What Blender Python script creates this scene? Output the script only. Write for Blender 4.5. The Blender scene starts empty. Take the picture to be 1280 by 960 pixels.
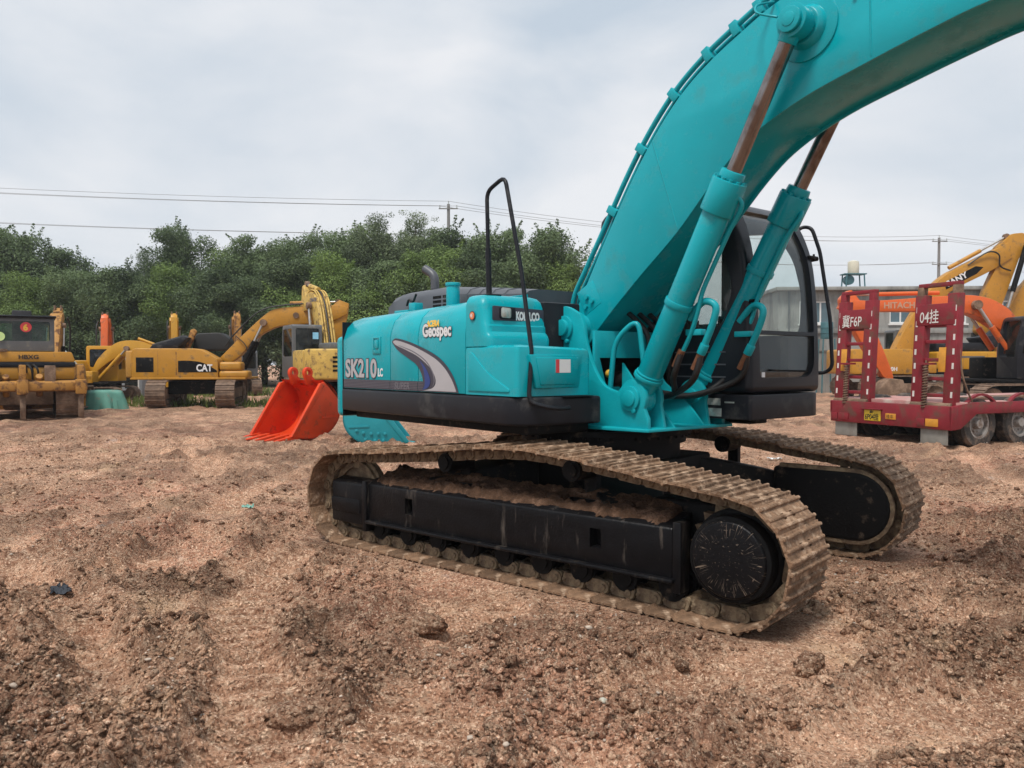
import bpy, bmesh, math, random
import numpy as np
from mathutils import Vector, Matrix

rad = math.radians
SC = bpy.context.scene
COL = SC.collection

# ------------------------------------------------------------------ camera
cam_data = bpy.data.cameras.new('camera')
cam = bpy.data.objects.new('camera', cam_data)
COL.objects.link(cam)
cam.location = (0, 0, 1.619)
cam.rotation_euler = (rad(90) - 0.02646, 0, 0)
cam_data.sensor_width = 36.0
cam_data.lens = 36.0 * 1000.0 / 1280.0
cam_data.clip_start = 0.05
cam_data.clip_end = 2000
SC.camera = cam

# ------------------------------------------------------------------ sky and sun
SUN_EL, SUN_AZ = rad(62), rad(208)          # azimuth clockwise from +Y: the sun stands behind the camera, a little left
world = bpy.data.worlds.new('World')
SC.world = world
world.use_nodes = True
wt = world.node_tree
wt.nodes.clear()
w_out = wt.nodes.new('ShaderNodeOutputWorld')
w_bg = wt.nodes.new('ShaderNodeBackground')
w_bg.inputs['Strength'].default_value = 0.05
w_sky = wt.nodes.new('ShaderNodeTexSky')
w_sky.sky_type = 'NISHITA'
w_sky.sun_disc = False
w_sky.sun_elevation = SUN_EL
w_sky.sun_rotation = SUN_AZ
w_sky.dust_density = 4.0
w_tc = wt.nodes.new('ShaderNodeTexCoord')
w_map = wt.nodes.new('ShaderNodeMapping')
w_map.inputs['Scale'].default_value = (1.0, 1.0, 2.6)
w_map.inputs['Rotation'].default_value = (0.1, 0.2, 0.6)
w_no = wt.nodes.new('ShaderNodeTexNoise')
w_no.inputs['Scale'].default_value = 1.9
w_no.inputs['Detail'].default_value = 7
w_no.inputs['Roughness'].default_value = 0.52
w_no.inputs['Distortion'].default_value = 0.35
w_cr = wt.nodes.new('ShaderNodeValToRGB')
w_cr.color_ramp.elements[0].position = 0.37
w_cr.color_ramp.elements[0].color = (5.5, 6.3, 7.2, 1)
w_cr.color_ramp.elements[1].position = 0.63
w_cr.color_ramp.elements[1].color = (8.3, 8.45, 8.75, 1)
w_mix = wt.nodes.new('ShaderNodeMixRGB')
w_mix.inputs['Fac'].default_value = 0.93
wt.links.new(w_tc.outputs['Generated'], w_map.inputs['Vector'])
wt.links.new(w_map.outputs['Vector'], w_no.inputs['Vector'])
wt.links.new(w_no.outputs['Fac'], w_cr.inputs['Fac'])
wt.links.new(w_sky.outputs['Color'], w_mix.inputs['Color1'])
wt.links.new(w_cr.outputs['Color'], w_mix.inputs['Color2'])
wt.links.new(w_mix.outputs['Color'], w_bg.inputs['Color'])
wt.links.new(w_bg.outputs['Background'], w_out.inputs['Surface'])

sun_data = bpy.data.lights.new('sun', 'SUN')
sun_data.energy = 1.5
sun_data.angle = rad(14)
sun_data.color = (1.0, 0.96, 0.9)
sun = bpy.data.objects.new('sun', sun_data)
COL.objects.link(sun)
sun_dir = Vector((math.sin(SUN_AZ) * math.cos(SUN_EL), math.cos(SUN_AZ) * math.cos(SUN_EL), math.sin(SUN_EL)))
sun.rotation_euler = sun_dir.to_track_quat('Z', 'Y').to_euler()
sun.location = (-10, -10, 30)

SC.view_settings.view_transform = 'Standard'
SC.view_settings.look = 'None'
SC.view_settings.exposure = 1.1
SC.view_settings.gamma = 1.0
SC.view_settings.use_curve_mapping = False
SC.render.engine = 'CYCLES'
SC.cycles.use_denoising = True
SC.cycles.max_bounces = 6
SC.cycles.transparent_max_bounces = 12
SC.cycles.sample_clamp_indirect = 6

# ------------------------------------------------------------------ materials
MATS = {}

def lin(r, g, b):
    f = lambda c: ((c / 255 + 0.055) / 1.055) ** 2.4 if c > 10 else c / 255 / 12.92
    return (f(r), f(g), f(b), 1)

def mat(name, col, rough=0.5, metal=0.0, var=0.12, scale=5.0, dirt=None, dirt_amt=0.4, dirt_scale=3.0,
        bump=0.0, bscale=40.0, spec=0.5, coat=0.0, rnd=0.0, streak=False, dirt_rough=0.9):
    """painted or bare surface: base colour with faint mottling, optional dirt that lies over it in patches, fine relief"""
    m = bpy.data.materials.new(name)
    m.use_nodes = True
    t = m.node_tree
    N, L = t.nodes, t.links
    b = N['Principled BSDF']
    tc = N.new('ShaderNodeTexCoord')
    no = N.new('ShaderNodeTexNoise')
    no.inputs['Scale'].default_value = scale
    no.inputs['Detail'].default_value = 5
    no.inputs['Roughness'].default_value = 0.6
    L.new(tc.outputs['Object'], no.inputs['Vector'])
    mr = N.new('ShaderNodeMapRange')
    mr.inputs['From Min'].default_value = 0.3
    mr.inputs['From Max'].default_value = 0.7
    mr.inputs['To Min'].default_value = 1 - var
    mr.inputs['To Max'].default_value = 1 + var
    L.new(no.outputs['Fac'], mr.inputs['Value'])
    val = mr.outputs['Result']
    if rnd:
        oi = N.new('ShaderNodeObjectInfo')
        m2 = N.new('ShaderNodeMapRange')
        m2.inputs['To Min'].default_value = 1 - rnd
        m2.inputs['To Max'].default_value = 1 + rnd
        L.new(oi.outputs['Random'], m2.inputs['Value'])
        mu = N.new('ShaderNodeMath'); mu.operation = 'MULTIPLY'
        L.new(val, mu.inputs[0]); L.new(m2.outputs['Result'], mu.inputs[1])
        val = mu.outputs[0]
    sc = N.new('ShaderNodeVectorMath'); sc.operation = 'SCALE'
    sc.inputs[0].default_value = col[:3]
    L.new(val, sc.inputs['Scale'])
    colour = sc.outputs['Vector']
    rg = N.new('ShaderNodeMapRange')
    rg.inputs['To Min'].default_value = max(0.03, rough - 0.08)
    rg.inputs['To Max'].default_value = min(1.0, rough + 0.1)
    L.new(no.outputs['Fac'], rg.inputs['Value'])
    rough_out = rg.outputs['Result']
    if dirt is not None:
        dn = N.new('ShaderNodeTexNoise')
        dn.inputs['Scale'].default_value = dirt_scale
        dn.inputs['Detail'].default_value = 8
        dn.inputs['Roughness'].default_value = 0.68
        if streak:
            mp = N.new('ShaderNodeMapping')
            mp.inputs['Scale'].default_value = (1, 1, 0.16)
            L.new(tc.outputs['Object'], mp.inputs['Vector'])
            L.new(mp.outputs['Vector'], dn.inputs['Vector'])
        else:
            L.new(tc.outputs['Object'], dn.inputs['Vector'])
        cr = N.new('ShaderNodeMapRange')
        c = 0.62 - 0.30 * dirt_amt
        cr.inputs['From Min'].default_value = c
        cr.inputs['From Max'].default_value = c + 0.13
        L.new(dn.outputs['Fac'], cr.inputs['Value'])
        mx = N.new('ShaderNodeMixRGB')
        mx.inputs['Color2'].default_value = dirt
        L.new(cr.outputs['Result'], mx.inputs['Fac'])
        L.new(colour, mx.inputs['Color1'])
        colour = mx.outputs['Color']
        rx = N.new('ShaderNodeMix')
        L.new(cr.outputs['Result'], rx.inputs[0])
        L.new(rough_out, rx.inputs[2])
        rx.inputs[3].default_value = dirt_rough
        rough_out = rx.outputs[0]
    L.new(colour, b.inputs['Base Color'])
    L.new(rough_out, b.inputs['Roughness'])
    b.inputs['Metallic'].default_value = metal
    b.inputs['Specular IOR Level'].default_value = spec
    b.inputs['Coat Weight'].default_value = coat
    b.inputs['Coat Roughness'].default_value = 0.12
    if bump:
        bn = N.new('ShaderNodeTexNoise')
        bn.inputs['Scale'].default_value = bscale
        bn.inputs['Detail'].default_value = 4
        L.new(tc.outputs['Object'], bn.inputs['Vector'])
        bp = N.new('ShaderNodeBump')
        bp.inputs['Strength'].default_value = bump
        bp.inputs['Distance'].default_value = 0.02
        L.new(bn.outputs['Fac'], bp.inputs['Height'])
        L.new(bp.outputs['Normal'], b.inputs['Normal'])
    MATS[name] = m
    return m

def glass(name, tint, refl=1.0):
    """thin pane: tinted see-through with a fresnel reflection"""
    m = bpy.data.materials.new(name)
    m.use_nodes = True
    t = m.node_tree
    N, L = t.nodes, t.links
    N.remove(N['Principled BSDF'])
    tr = N.new('ShaderNodeBsdfTransparent'); tr.inputs['Color'].default_value = tint
    gl = N.new('ShaderNodeBsdfGlossy'); gl.inputs['Roughness'].default_value = 0.04
    df = N.new('ShaderNodeBsdfDiffuse'); df.inputs['Color'].default_value = (0.55, 0.55, 0.5, 1)
    fr = N.new('ShaderNodeLayerWeight'); fr.inputs['Blend'].default_value = 0.5
    pw = N.new('ShaderNodeMath'); pw.operation = 'POWER'; pw.inputs[1].default_value = 4.0; L.new(fr.outputs['Facing'], pw.inputs[0])
    mu = N.new('ShaderNodeMath'); mu.operation = 'MULTIPLY_ADD'; mu.use_clamp = True
    mu.inputs[1].default_value = 0.7 * refl; mu.inputs[2].default_value = 0.022 * refl
    L.new(pw.outputs[0], mu.inputs[0])
    m1 = N.new('ShaderNodeMixShader'); m2 = N.new('ShaderNodeMixShader')
    no = N.new('ShaderNodeTexNoise'); no.inputs['Scale'].default_value = 3.0; no.inputs['Detail'].default_value = 6
    tc = N.new('ShaderNodeTexCoord'); L.new(tc.outputs['Object'], no.inputs['Vector'])
    mr = N.new('ShaderNodeMapRange'); mr.inputs['From Min'].default_value = 0.45; mr.inputs['From Max'].default_value = 0.8
    mr.inputs['To Min'].default_value = 0.012; mr.inputs['To Max'].default_value = 0.09
    L.new(no.outputs['Fac'], mr.inputs['Value'])
    L.new(mr.outputs['Result'], m1.inputs[0]); L.new(tr.outputs[0], m1.inputs[1]); L.new(df.outputs[0], m1.inputs[2])
    L.new(mu.outputs[0], m2.inputs[0]); L.new(m1.outputs[0], m2.inputs[1]); L.new(gl.outputs[0], m2.inputs[2])
    L.new(m2.outputs[0], N['Material Output'].inputs['Surface'])
    return m

MUD = lin(150, 116, 92)
MUD_PALE = lin(176, 146, 116)
RUST = lin(112, 70, 44)
M_TEAL = mat('teal_paint', (0.003, 0.345, 0.40, 1), 0.22, spec=0.36, var=0.07, scale=1.6, bump=0.04, bscale=30, dirt=(0.03, 0.305, 0.335, 1), dirt_amt=0.25, dirt_scale=4, dirt_rough=0.55)
M_TEAL_B = mat('teal_paint_brushed', (0.003, 0.335, 0.385, 1), 0.40, spec=0.36, var=0.08, scale=6, bump=0.12, bscale=60)
M_DARK = mat('charcoal_paint', (0.014, 0.015, 0.019, 1), 0.36, spec=0.2, var=0.15, scale=6, dirt=(0.055, 0.053, 0.052, 1), dirt_amt=0.25, dirt_scale=4, dirt_rough=0.6)
M_HOOD = mat('grey_hood_paint', (0.075, 0.08, 0.092, 1), 0.4, var=0.12, scale=5)
M_BLACK = mat('black_paint', (0.005, 0.005, 0.0055, 1), 0.6, spec=0.15, var=0.2, scale=9, dirt=(0.10, 0.075, 0.055, 1), dirt_amt=0.16, dirt_scale=7, bump=0.15, bscale=60)
M_FRAME = mat('track_frame_black_paint', (0.005, 0.005, 0.006, 1), 0.36, spec=0.2, var=0.25, scale=9, dirt=(0.085, 0.07, 0.058, 1), dirt_amt=0.16, dirt_scale=13, bump=0.15, bscale=55, streak=True)
M_RUBBER = mat('black_rubber', (0.012, 0.012, 0.012, 1), 0.62, var=0.2, scale=12, bump=0.1, bscale=50)
M_SHOE = mat('muddy_track_steel', (0.20, 0.12, 0.072, 1), 0.8, spec=0.25, var=0.45, scale=12, dirt=(0.50, 0.35, 0.24, 1), dirt_amt=0.42, dirt_scale=9, bump=0.8, bscale=45, rnd=0.32)
M_SHOE_FAR = mat('dry_muddy_track_steel', (0.15, 0.10, 0.07, 1), 0.85, var=0.3, scale=6, dirt=(0.24, 0.16, 0.11, 1), dirt_amt=0.5, dirt_scale=5)
M_LINK = mat('muddy_chain_steel', (0.13, 0.085, 0.05, 1), 0.7, var=0.35, scale=14, dirt=(0.25, 0.185, 0.115, 1), dirt_amt=0.55, dirt_scale=12, bump=0.4, bscale=60)
M_MUDTOP = mat('caked_mud', (0.075, 0.042, 0.026, 1), 0.95, spec=0.15, var=0.4, scale=14, dirt=(0.17, 0.10, 0.066, 1), dirt_amt=0.35, dirt_scale=7, bump=1.0, bscale=50)
M_DISC = mat('scratched_black_steel', (0.005, 0.005, 0.006, 1), 0.4, spec=0.2, var=0.2, scale=5, bump=0.2, bscale=45)
def radial_scratches(m, cx, cz, R):
    """pale scratches and dried spatter round the rim of the drive cover"""
    t = m.node_tree; N, L = t.nodes, t.links
    b = N['Principled BSDF']
    src = b.inputs['Base Color'].links[0].from_socket
    tc = N.new('ShaderNodeTexCoord'); sp = N.new('ShaderNodeSeparateXYZ'); L.new(tc.outputs['Object'], sp.inputs[0])
    def M(op, a, b_=None, c=None):
        n = N.new('ShaderNodeMath'); n.operation = op
        for k, v in enumerate((a, b_, c)):
            if v is None: continue
            if isinstance(v, (int, float)): n.inputs[k].default_value = v
            else: L.new(v, n.inputs[k])
        return n.outputs[0]
    dx, dz = M('SUBTRACT', sp.outputs['X'], cx), M('SUBTRACT', sp.outputs['Z'], cz)
    r = M('SQRT', M('ADD', M('MULTIPLY', dx, dx), M('MULTIPLY', dz, dz)))
    an = M('ARCTAN2', dz, dx)
    rim = M('SMOOTH_MIN', 1.0, M('MAXIMUM', 0.0, M('DIVIDE', M('SUBTRACT', r, R * 0.45), R * 0.5)), 0.1)
    def scr(fa, fr, seed, thr):
        cb = N.new('ShaderNodeCombineXYZ'); L.new(M('MULTIPLY', an, fa), cb.inputs[0]); L.new(M('MULTIPLY', r, fr), cb.inputs[1]); cb.inputs[2].default_value = seed
        no = N.new('ShaderNodeTexNoise'); no.inputs['Scale'].default_value = 1.0; no.inputs['Detail'].default_value = 3; no.inputs['Distortion'].default_value = 0.6
        L.new(cb.outputs[0], no.inputs['Vector'])
        mr = N.new('ShaderNodeMapRange'); mr.inputs['From Min'].default_value = thr; mr.inputs['From Max'].default_value = thr + 0.05; L.new(no.outputs['Fac'], mr.inputs['Value'])
        return mr.outputs['Result']
    s1 = M('MAXIMUM', M('MULTIPLY', scr(26, 9, 1.0, 0.62), rim), M('MULTIPLY', scr(5, 90, 4.0, 0.66), 0.6))
    mx = N.new('ShaderNodeMixRGB'); mx.inputs['Color2'].default_value = (0.26, 0.20, 0.15, 1)
    L.new(s1, mx.inputs['Fac']); L.new(src, mx.inputs['Color1']); L.new(mx.outputs['Color'], b.inputs['Base Color'])
radial_scratches(M_DISC, 1.83, 0.445, 0.235)
M_CHROME = mat('worn_rod_chrome', (0.30, 0.265, 0.25, 1), 0.16, metal=0.95, var=0.12, scale=5, dirt=(0.15, 0.108, 0.092, 1), dirt_amt=0.5, dirt_scale=2.5, dirt_rough=0.24)
M_HOSE = mat('hydraulic_hose_rubber', (0.010, 0.009, 0.009, 1), 0.5, var=0.2, scale=20)
M_RUST = mat('rusty_fitting', RUST, 0.8, var=0.3, scale=20)
M_WHITE = mat('white_print', (0.72, 0.72, 0.72, 1), 0.5, var=0.05)
M_SILVER = mat('silver_print', (0.42, 0.40, 0.41, 1), 0.42, var=0.06, scale=3)
M_NAVY = mat('navy_print', (0.02, 0.045, 0.20, 1), 0.42, var=0.06)
M_STRIPE = mat('dark_violet_print', (0.045, 0.040, 0.058, 1), 0.45, var=0.08)
M_GREY_LINE = mat('grey_print', (0.16, 0.15, 0.17, 1), 0.45, var=0.05)
M_YELLOWP = mat('yellow_print', (0.75, 0.45, 0.06, 1), 0.5, var=0.05)
M_ORANGEP = mat('orange_print', (0.75, 0.2, 0.05, 1), 0.5, var=0.05)
M_REDP = mat('red_print', (0.62, 0.05, 0.06, 1), 0.5, var=0.05)
M_LAMP = mat('lamp_lens', (0.5, 0.52, 0.48, 1), 0.15, var=0.25, scale=30, metal=0.4)
M_SEAT = mat('seat_fabric', (0.03, 0.03, 0.034, 1), 0.9, var=0.2)
M_CABIN = mat('cab_interior_grey', (0.09, 0.09, 0.095, 1), 0.7, var=0.1)
G_CAB = glass('cab_glass', (0.945, 0.972, 0.962, 1), 1.0)
G_DARK = glass('dark_glass', (0.42, 0.45, 0.45, 1), 1.2)

# ------------------------------------------------------------------ mesh helpers
class MB:
    def __init__(self):
        self.v, self.f = [], []
    def add(self, vs, fs):
        o = len(self.v)
        self.v += [tuple(map(float, p)) for p in vs]
        self.f += [tuple(i + o for i in f) for f in fs]
        return self
    def box(self, x0, x1, y0, y1, z0, z1, M=None):
        vs = [Vector((x, y, z)) for z in (z0, z1) for y in (y0, y1) for x in (x0, x1)]
        if M is not None: vs = [M @ p for p in vs]
        return self.add(vs, [(0, 2, 3, 1), (4, 5, 7, 6), (0, 1, 5, 4), (2, 6, 7, 3), (0, 4, 6, 2), (1, 3, 7, 5)])
    def prism(self, poly, axis, a, b, M=None):
        def P(p, t):
            if axis == 'x': return Vector((t, p[0], p[1]))
            if axis == 'y': return Vector((p[0], t, p[1]))
            return Vector((p[0], p[1], t))
        n = len(poly)
        vs = [P(p, a) for p in poly] + [P(p, b) for p in poly]
        if M is not None: vs = [M @ p for p in vs]
        fs = [tuple(range(n)), tuple(range(2 * n - 1, n - 1, -1))]
        fs += [(i, (i + 1) % n, n + (i + 1) % n, n + i) for i in range(n)]
        return self.add(vs, fs)
    def loft(self, rings, cap=True):
        n = len(rings[0])
        vs = [p for r in rings for p in r]
        fs = []
        for k in range(len(rings) - 1):
            a, b = k * n, (k + 1) * n
            fs += [(a + i, a + (i + 1) % n, b + (i + 1) % n, b + i) for i in range(n)]
        if cap:
            fs.append(tuple(range(n - 1, -1, -1)))
            fs.append(tuple(range((len(rings) - 1) * n, len(rings) * n)))
        return self.add(vs, fs)
    def cyl(self, p0, p1, r0, r1=None, n=18, cap=True):
        p0, p1 = Vector(p0), Vector(p1)
        r1 = r0 if r1 is None else r1
        d = (p1 - p0).normalized()
        u = d.orthogonal().normalized(); w = d.cross(u)
        rg = lambda c, r: [c + (u * math.cos(2 * math.pi * i / n) + w * math.sin(2 * math.pi * i / n)) * r for i in range(n)]
        return self.loft([rg(p0, r0), rg(p1, r1)], cap)
    def tube(self, path, r, n=8):
        path = [Vector(p) for p in path]
        rs = r if isinstance(r, (list, tuple)) else [r] * len(path)
        t0 = (path[1] - path[0]).normalized()
        u = t0.orthogonal().normalized()
        rings = []
        for i, p in enumerate(path):
            if i == 0: t = t0
            elif i == len(path) - 1: t = (path[-1] - path[-2]).normalized()
            else: t = ((path[i + 1] - p).normalized() + (p - path[i - 1]).normalized()).normalized()
            u = (u - t * u.dot(t)).normalized()
            w = t.cross(u)
            rings.append([p + (u * math.cos(2 * math.pi * k / n) + w * math.sin(2 * math.pi * k / n)) * rs[i] for k in range(n)])
        return self.loft(rings)
    def build(self, name, m, parent=None, bevel=0.0, seg=2, smooth=38, loc=None, rz=0.0, mesh=None):
        me = bpy.data.meshes.new(name)
        bm = bmesh.new()
        vs = [bm.verts.new(p) for p in self.v]
        for f in self.f:
            try: bm.faces.new([vs[i] for i in f])
            except ValueError: pass
        bmesh.ops.recalc_face_normals(bm, faces=bm.faces)
        if bevel:
            es = [e for e in bm.edges if len(e.link_faces) == 2 and e.calc_face_angle(0) > rad(28)]
            bmesh.ops.bevel(bm, geom=es, offset=bevel, segments=seg, affect='EDGES', clamp_overlap=True, profile=0.5)
        bm.to_mesh(me); bm.free()
        me.materials.append(m)
        return link(name, me, parent, loc, rz, smooth)

def link(name, me, parent=None, loc=None, rz=0.0, smooth=38):
    if smooth:
        me.polygons.foreach_set('use_smooth', np.ones(len(me.polygons), dtype=bool))
        me.set_sharp_from_angle(angle=rad(smooth))
    o = bpy.data.objects.new(name, me)
    COL.objects.link(o)
    if parent is not None: o.parent = parent
    if loc is not None: o.location = loc
    o.rotation_euler = (0, 0, rz)
    return o

def tag(o, label, cat, group=None, kind=None):
    o['label'] = label
    if cat: o['category'] = cat
    if group: o['group'] = group
    if kind: o['kind'] = kind
    return o

def thing(name, label, cat, loc=(0, 0, 0), rz=0.0, group=None):
    o = bpy.data.objects.new(name, None)
    COL.objects.link(o)
    o.empty_display_size = 0.3
    o.location = loc
    o.rotation_euler = (0, 0, rz)
    return tag(o, label, cat, group)

def inst(src, parent, loc, rot, name=None):
    """another copy of a part that shares its mesh"""
    o = src.copy()
    COL.objects.link(o)
    o.parent = parent
    o.location = loc
    o.rotation_euler = rot
    return o

def cut(o, *cutters):
    """subtract closed shapes from a closed part"""
    tmp = []
    for mb in cutters:
        c = mb.build('cutter', M_BLACK, None, smooth=0)
        c.parent = o.parent; c.location = o.location; c.rotation_euler = o.rotation_euler
        tmp.append(c)
        md = o.modifiers.new('cut', 'BOOLEAN'); md.object = c; md.operation = 'DIFFERENCE'; md.solver = 'EXACT'
    bpy.context.view_layer.update()
    dg = bpy.context.evaluated_depsgraph_get()
    me = bpy.data.meshes.new_from_object(o.evaluated_get(dg))
    o.modifiers.clear()
    old = o.data
    o.data = me
    bpy.data.meshes.remove(old)
    for c in tmp:
        d = c.data; bpy.data.objects.remove(c); bpy.data.meshes.remove(d)
    me.polygons.foreach_set('use_smooth', np.ones(len(me.polygons), dtype=bool))
    me.set_sharp_from_angle(angle=rad(38))
    return o

def lettering(name, s, size, m, parent, origin, right, up, ext=0.002, bold=0.0, width=1.0, shear=0.0, align='LEFT', space=1.0):
    """flat printed letters as thin raised geometry on a surface"""
    cu = bpy.data.curves.new(name, 'FONT')
    cu.body = s; cu.size = size; cu.extrude = ext; cu.offset = bold; cu.shear = shear
    cu.align_x = align; cu.space_character = space; cu.resolution_u = 3
    t = bpy.data.objects.new(name, cu)
    COL.objects.link(t)
    bpy.context.view_layer.update()
    me = bpy.data.meshes.new_from_object(t.evaluated_get(bpy.context.evaluated_depsgraph_get()))
    bpy.data.objects.remove(t); bpy.data.curves.remove(cu)
    R, U = Vector(right).normalized(), Vector(up).normalized()
    n = R.cross(U).normalized()
    O = Vector(origin)
    for v in me.vertices:
        p = v.co
        v.co = O + R * (p.x * width) + U * p.y + n * p.z
    me.materials.clear(); me.materials.append(m)
    return link(name, me, parent, smooth=0)

def catmull(pts, k=6):
    P = [np.array(p, float) for p in pts]
    out = []
    for i in range(len(P) - 1):
        p0 = P[max(i - 1, 0)]; p1 = P[i]; p2 = P[i + 1]; p3 = P[min(i + 2, len(P) - 1)]
        for j in range(k):
            t = j / k
            out.append(0.5 * (2 * p1 + (p2 - p0) * t + (2 * p0 - 5 * p1 + 4 * p2 - p3) * t * t + (3 * p1 - p0 - 3 * p2 + p3) * t ** 3))
    out.append(P[-1])
    return [tuple(p) for p in out]

def rounded(pts, r, k=4):
    """open path with its inner corners rounded to radius about r"""
    P = [Vector(p) for p in pts]
    out = [P[0]]
    for i in range(1, len(P) - 1):
        a, b, c = P[i - 1], P[i], P[i + 1]
        d1 = min(r, (a - b).length * 0.45); d2 = min(r, (c - b).length * 0.45)
        s = b + (a - b).normalized() * d1; e = b + (c - b).normalized() * d2
        for j in range(k + 1):
            t = j / k
            out.append(s * (1 - t) ** 2 + b * 2 * t * (1 - t) + e * t * t)
    out.append(P[-1])
    return out

def round_poly(pts, r, k=4):
    """closed 2-D outline with all corners rounded"""
    n = len(pts); out = []
    rr = r if isinstance(r, (list, tuple)) else [r] * n
    for i in range(n):
        a, b, c = (Vector((*pts[j % n], 0)) for j in (i - 1, i, i + 1))
        d = min(rr[i], (a - b).length * 0.48, (c - b).length * 0.48)
        if d < 1e-4: out.append((b.x, b.y)); continue
        s = b + (a - b).normalized() * d; e = b + (c - b).normalized() * d
        for j in range(k + 1):
            t = j / k
            q = s * (1 - t) ** 2 + b * 2 * t * (1 - t) + e * t * t
            out.append((q.x, q.y))
    return out

def circ(cx, cz, r, a0=0, a1=360, n=16):
    return [(cx + r * math.cos(rad(a0 + (a1 - a0) * i / n)), cz + r * math.sin(rad(a0 + (a1 - a0) * i / n))) for i in range(n + (0 if a1 - a0 == 360 else 1))]
# ------------------------------------------------------------------ ground
def _h(ix, iy, s):
    n = (ix.astype(np.int64) * 374761393 + iy.astype(np.int64) * 668265263 + s * 974634777) & 0x7fffffff
    n = ((n ^ (n >> 13)) * 1274126177) & 0x7fffffff
    return ((n ^ (n >> 16)) & 0xffff) / 65535.0

def vnoise(x, y, s=0):
    ix, iy = np.floor(x), np.floor(y)
    fx, fy = x - ix, y - iy
    fx = fx * fx * fx * (fx * (fx * 6 - 15) + 10); fy = fy * fy * fy * (fy * (fy * 6 - 15) + 10)
    a, b = _h(ix, iy, s), _h(ix + 1, iy, s)
    c, d = _h(ix, iy + 1, s), _h(ix + 1, iy + 1, s)
    return (a + (b - a) * fx) + ((c + (d - c) * fx) - (a + (b - a) * fx)) * fy

def fbm(x, y, s=0, o=4):
    r = 0; a = 0.5
    for i in range(o):
        r = r + a * vnoise(x, y, s + i * 17); a *= 0.5
        x, y = x * 2.03 + 5.1 - y * 0.31, y * 2.03 + 1.7 + x * 0.155
    return r / (1 - 0.5 ** o)

def sstep(a, b, x):
    t = np.clip((x - a) / (b - a), 0, 1)
    return t * t * (3 - 2 * t)

def worley(x, y, s=0):
    """distance to the nearest scattered point: rounded lumps"""
    ix, iy = np.floor(x), np.floor(y)
    best = np.full(x.shape, 9.0)
    for dx in (-1, 0, 1):
        for dy in (-1, 0, 1):
            cx, cy = ix + dx, iy + dy
            px = cx + _h(cx, cy, s + 3); py = cy + _h(cx, cy, s + 8)
            best = np.minimum(best, (px - x) ** 2 + (py - y) ** 2)
    return np.sqrt(best)

def clods(x, y, s=0):
    """flat-topped lumps of uneven height with crevices between them"""
    wx = x + 0.5 * (vnoise(x * 2.3, y * 2.3, s + 51) - 0.5); wy = y + 0.5 * (vnoise(x * 2.3, y * 2.3, s + 52) - 0.5)
    ix, iy = np.floor(wx), np.floor(wy)
    b1 = np.full(x.shape, 9.0); b2 = np.full(x.shape, 9.0); hh = np.zeros(x.shape)
    for dx in (-1, 0, 1):
        for dy in (-1, 0, 1):
            cx, cy = ix + dx, iy + dy
            d = np.hypot(cx + _h(cx, cy, s + 3) - wx, cy + _h(cx, cy, s + 8) - wy)
            near = d < b1
            b2 = np.where(near, b1, np.minimum(b2, d)); hh = np.where(near, _h(cx, cy, s + 13), hh); b1 = np.where(near, d, b1)
    return (hh ** 1.5) * sstep(0.0, 0.22, b2 - b1) * (1 - 0.35 * b1)

# crawler and tyre passes pressed into the mud: (points, half width, rib period, rib depth, rut depth)
PASSES = [
    ([(-1.05, 2.6), (-1.16, 3.63), (-1.59, 4.67), (-1.75, 5.65), (-1.5, 6.9)], 0.27, 0.19, 0.045, 0.05),
    ([(-1.80, 2.6), (-1.98, 3.8), (-2.52, 4.67), (-3.5, 5.65), (-5, 6.6)], 0.24, 0.17, 0.020, 0.07),
    ([(-0.55, 2.7), (-0.35, 3.9), (-0.25, 4.9), (-0.5, 6.0)], 0.27, 0.19, 0.045, 0.04),
    ([(-4.4, 5.8), (-4.4, 6.85), (-4.45, 8.24), (-4.3, 9.7), (-4.6, 12), (-6.5, 16)], 0.26, 0.16, 0.025, 0.05),
    ([(-3.0, 5.2), (-2.7, 7.0), (-3.3, 9.2), (-3.1, 11.9), (-2.6, 15.2)], 0.28, 0.17, 0.030, 0.045),
    ([(-2.0, 6.2), (-1.75, 8.2), (-2.1, 11), (-1.9, 15)], 0.28, 0.17, 0.025, 0.04),
    ([(0.2, 3.0), (0.53, 3.7), (1.06, 4.05), (2.15, 4.67), (3.6, 5.65), (5.5, 7.2)], 0.24, 0.14, 0.012, 0.06),
    ([(0.7, 2.7), (1.3, 3.25), (2.6, 3.9), (4.4, 4.6)], 0.22, 0.14, 0.010, 0.05),
    ([(3.0, 3.3), (4.0, 4.0), (5.4, 5.2), (7.5, 8.0), (9, 12)], 0.3, 0.16, 0.015, 0.045),
    ([(5.0, 7.2), (6.5, 9.5), (7.5, 13), (10, 18)], 0.35, 0.2, 0.01, 0.06),
    ([(-12, 12), (-7, 13.5), (-2, 15), (3, 19), (9, 24)], 0.4, 0.2, 0.0, 0.07),
    ([(-12, 14.5), (-7, 15.7), (-2.5, 17), (2, 21), (8, 27)], 0.4, 0.2, 0.0, 0.07),
]

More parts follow.
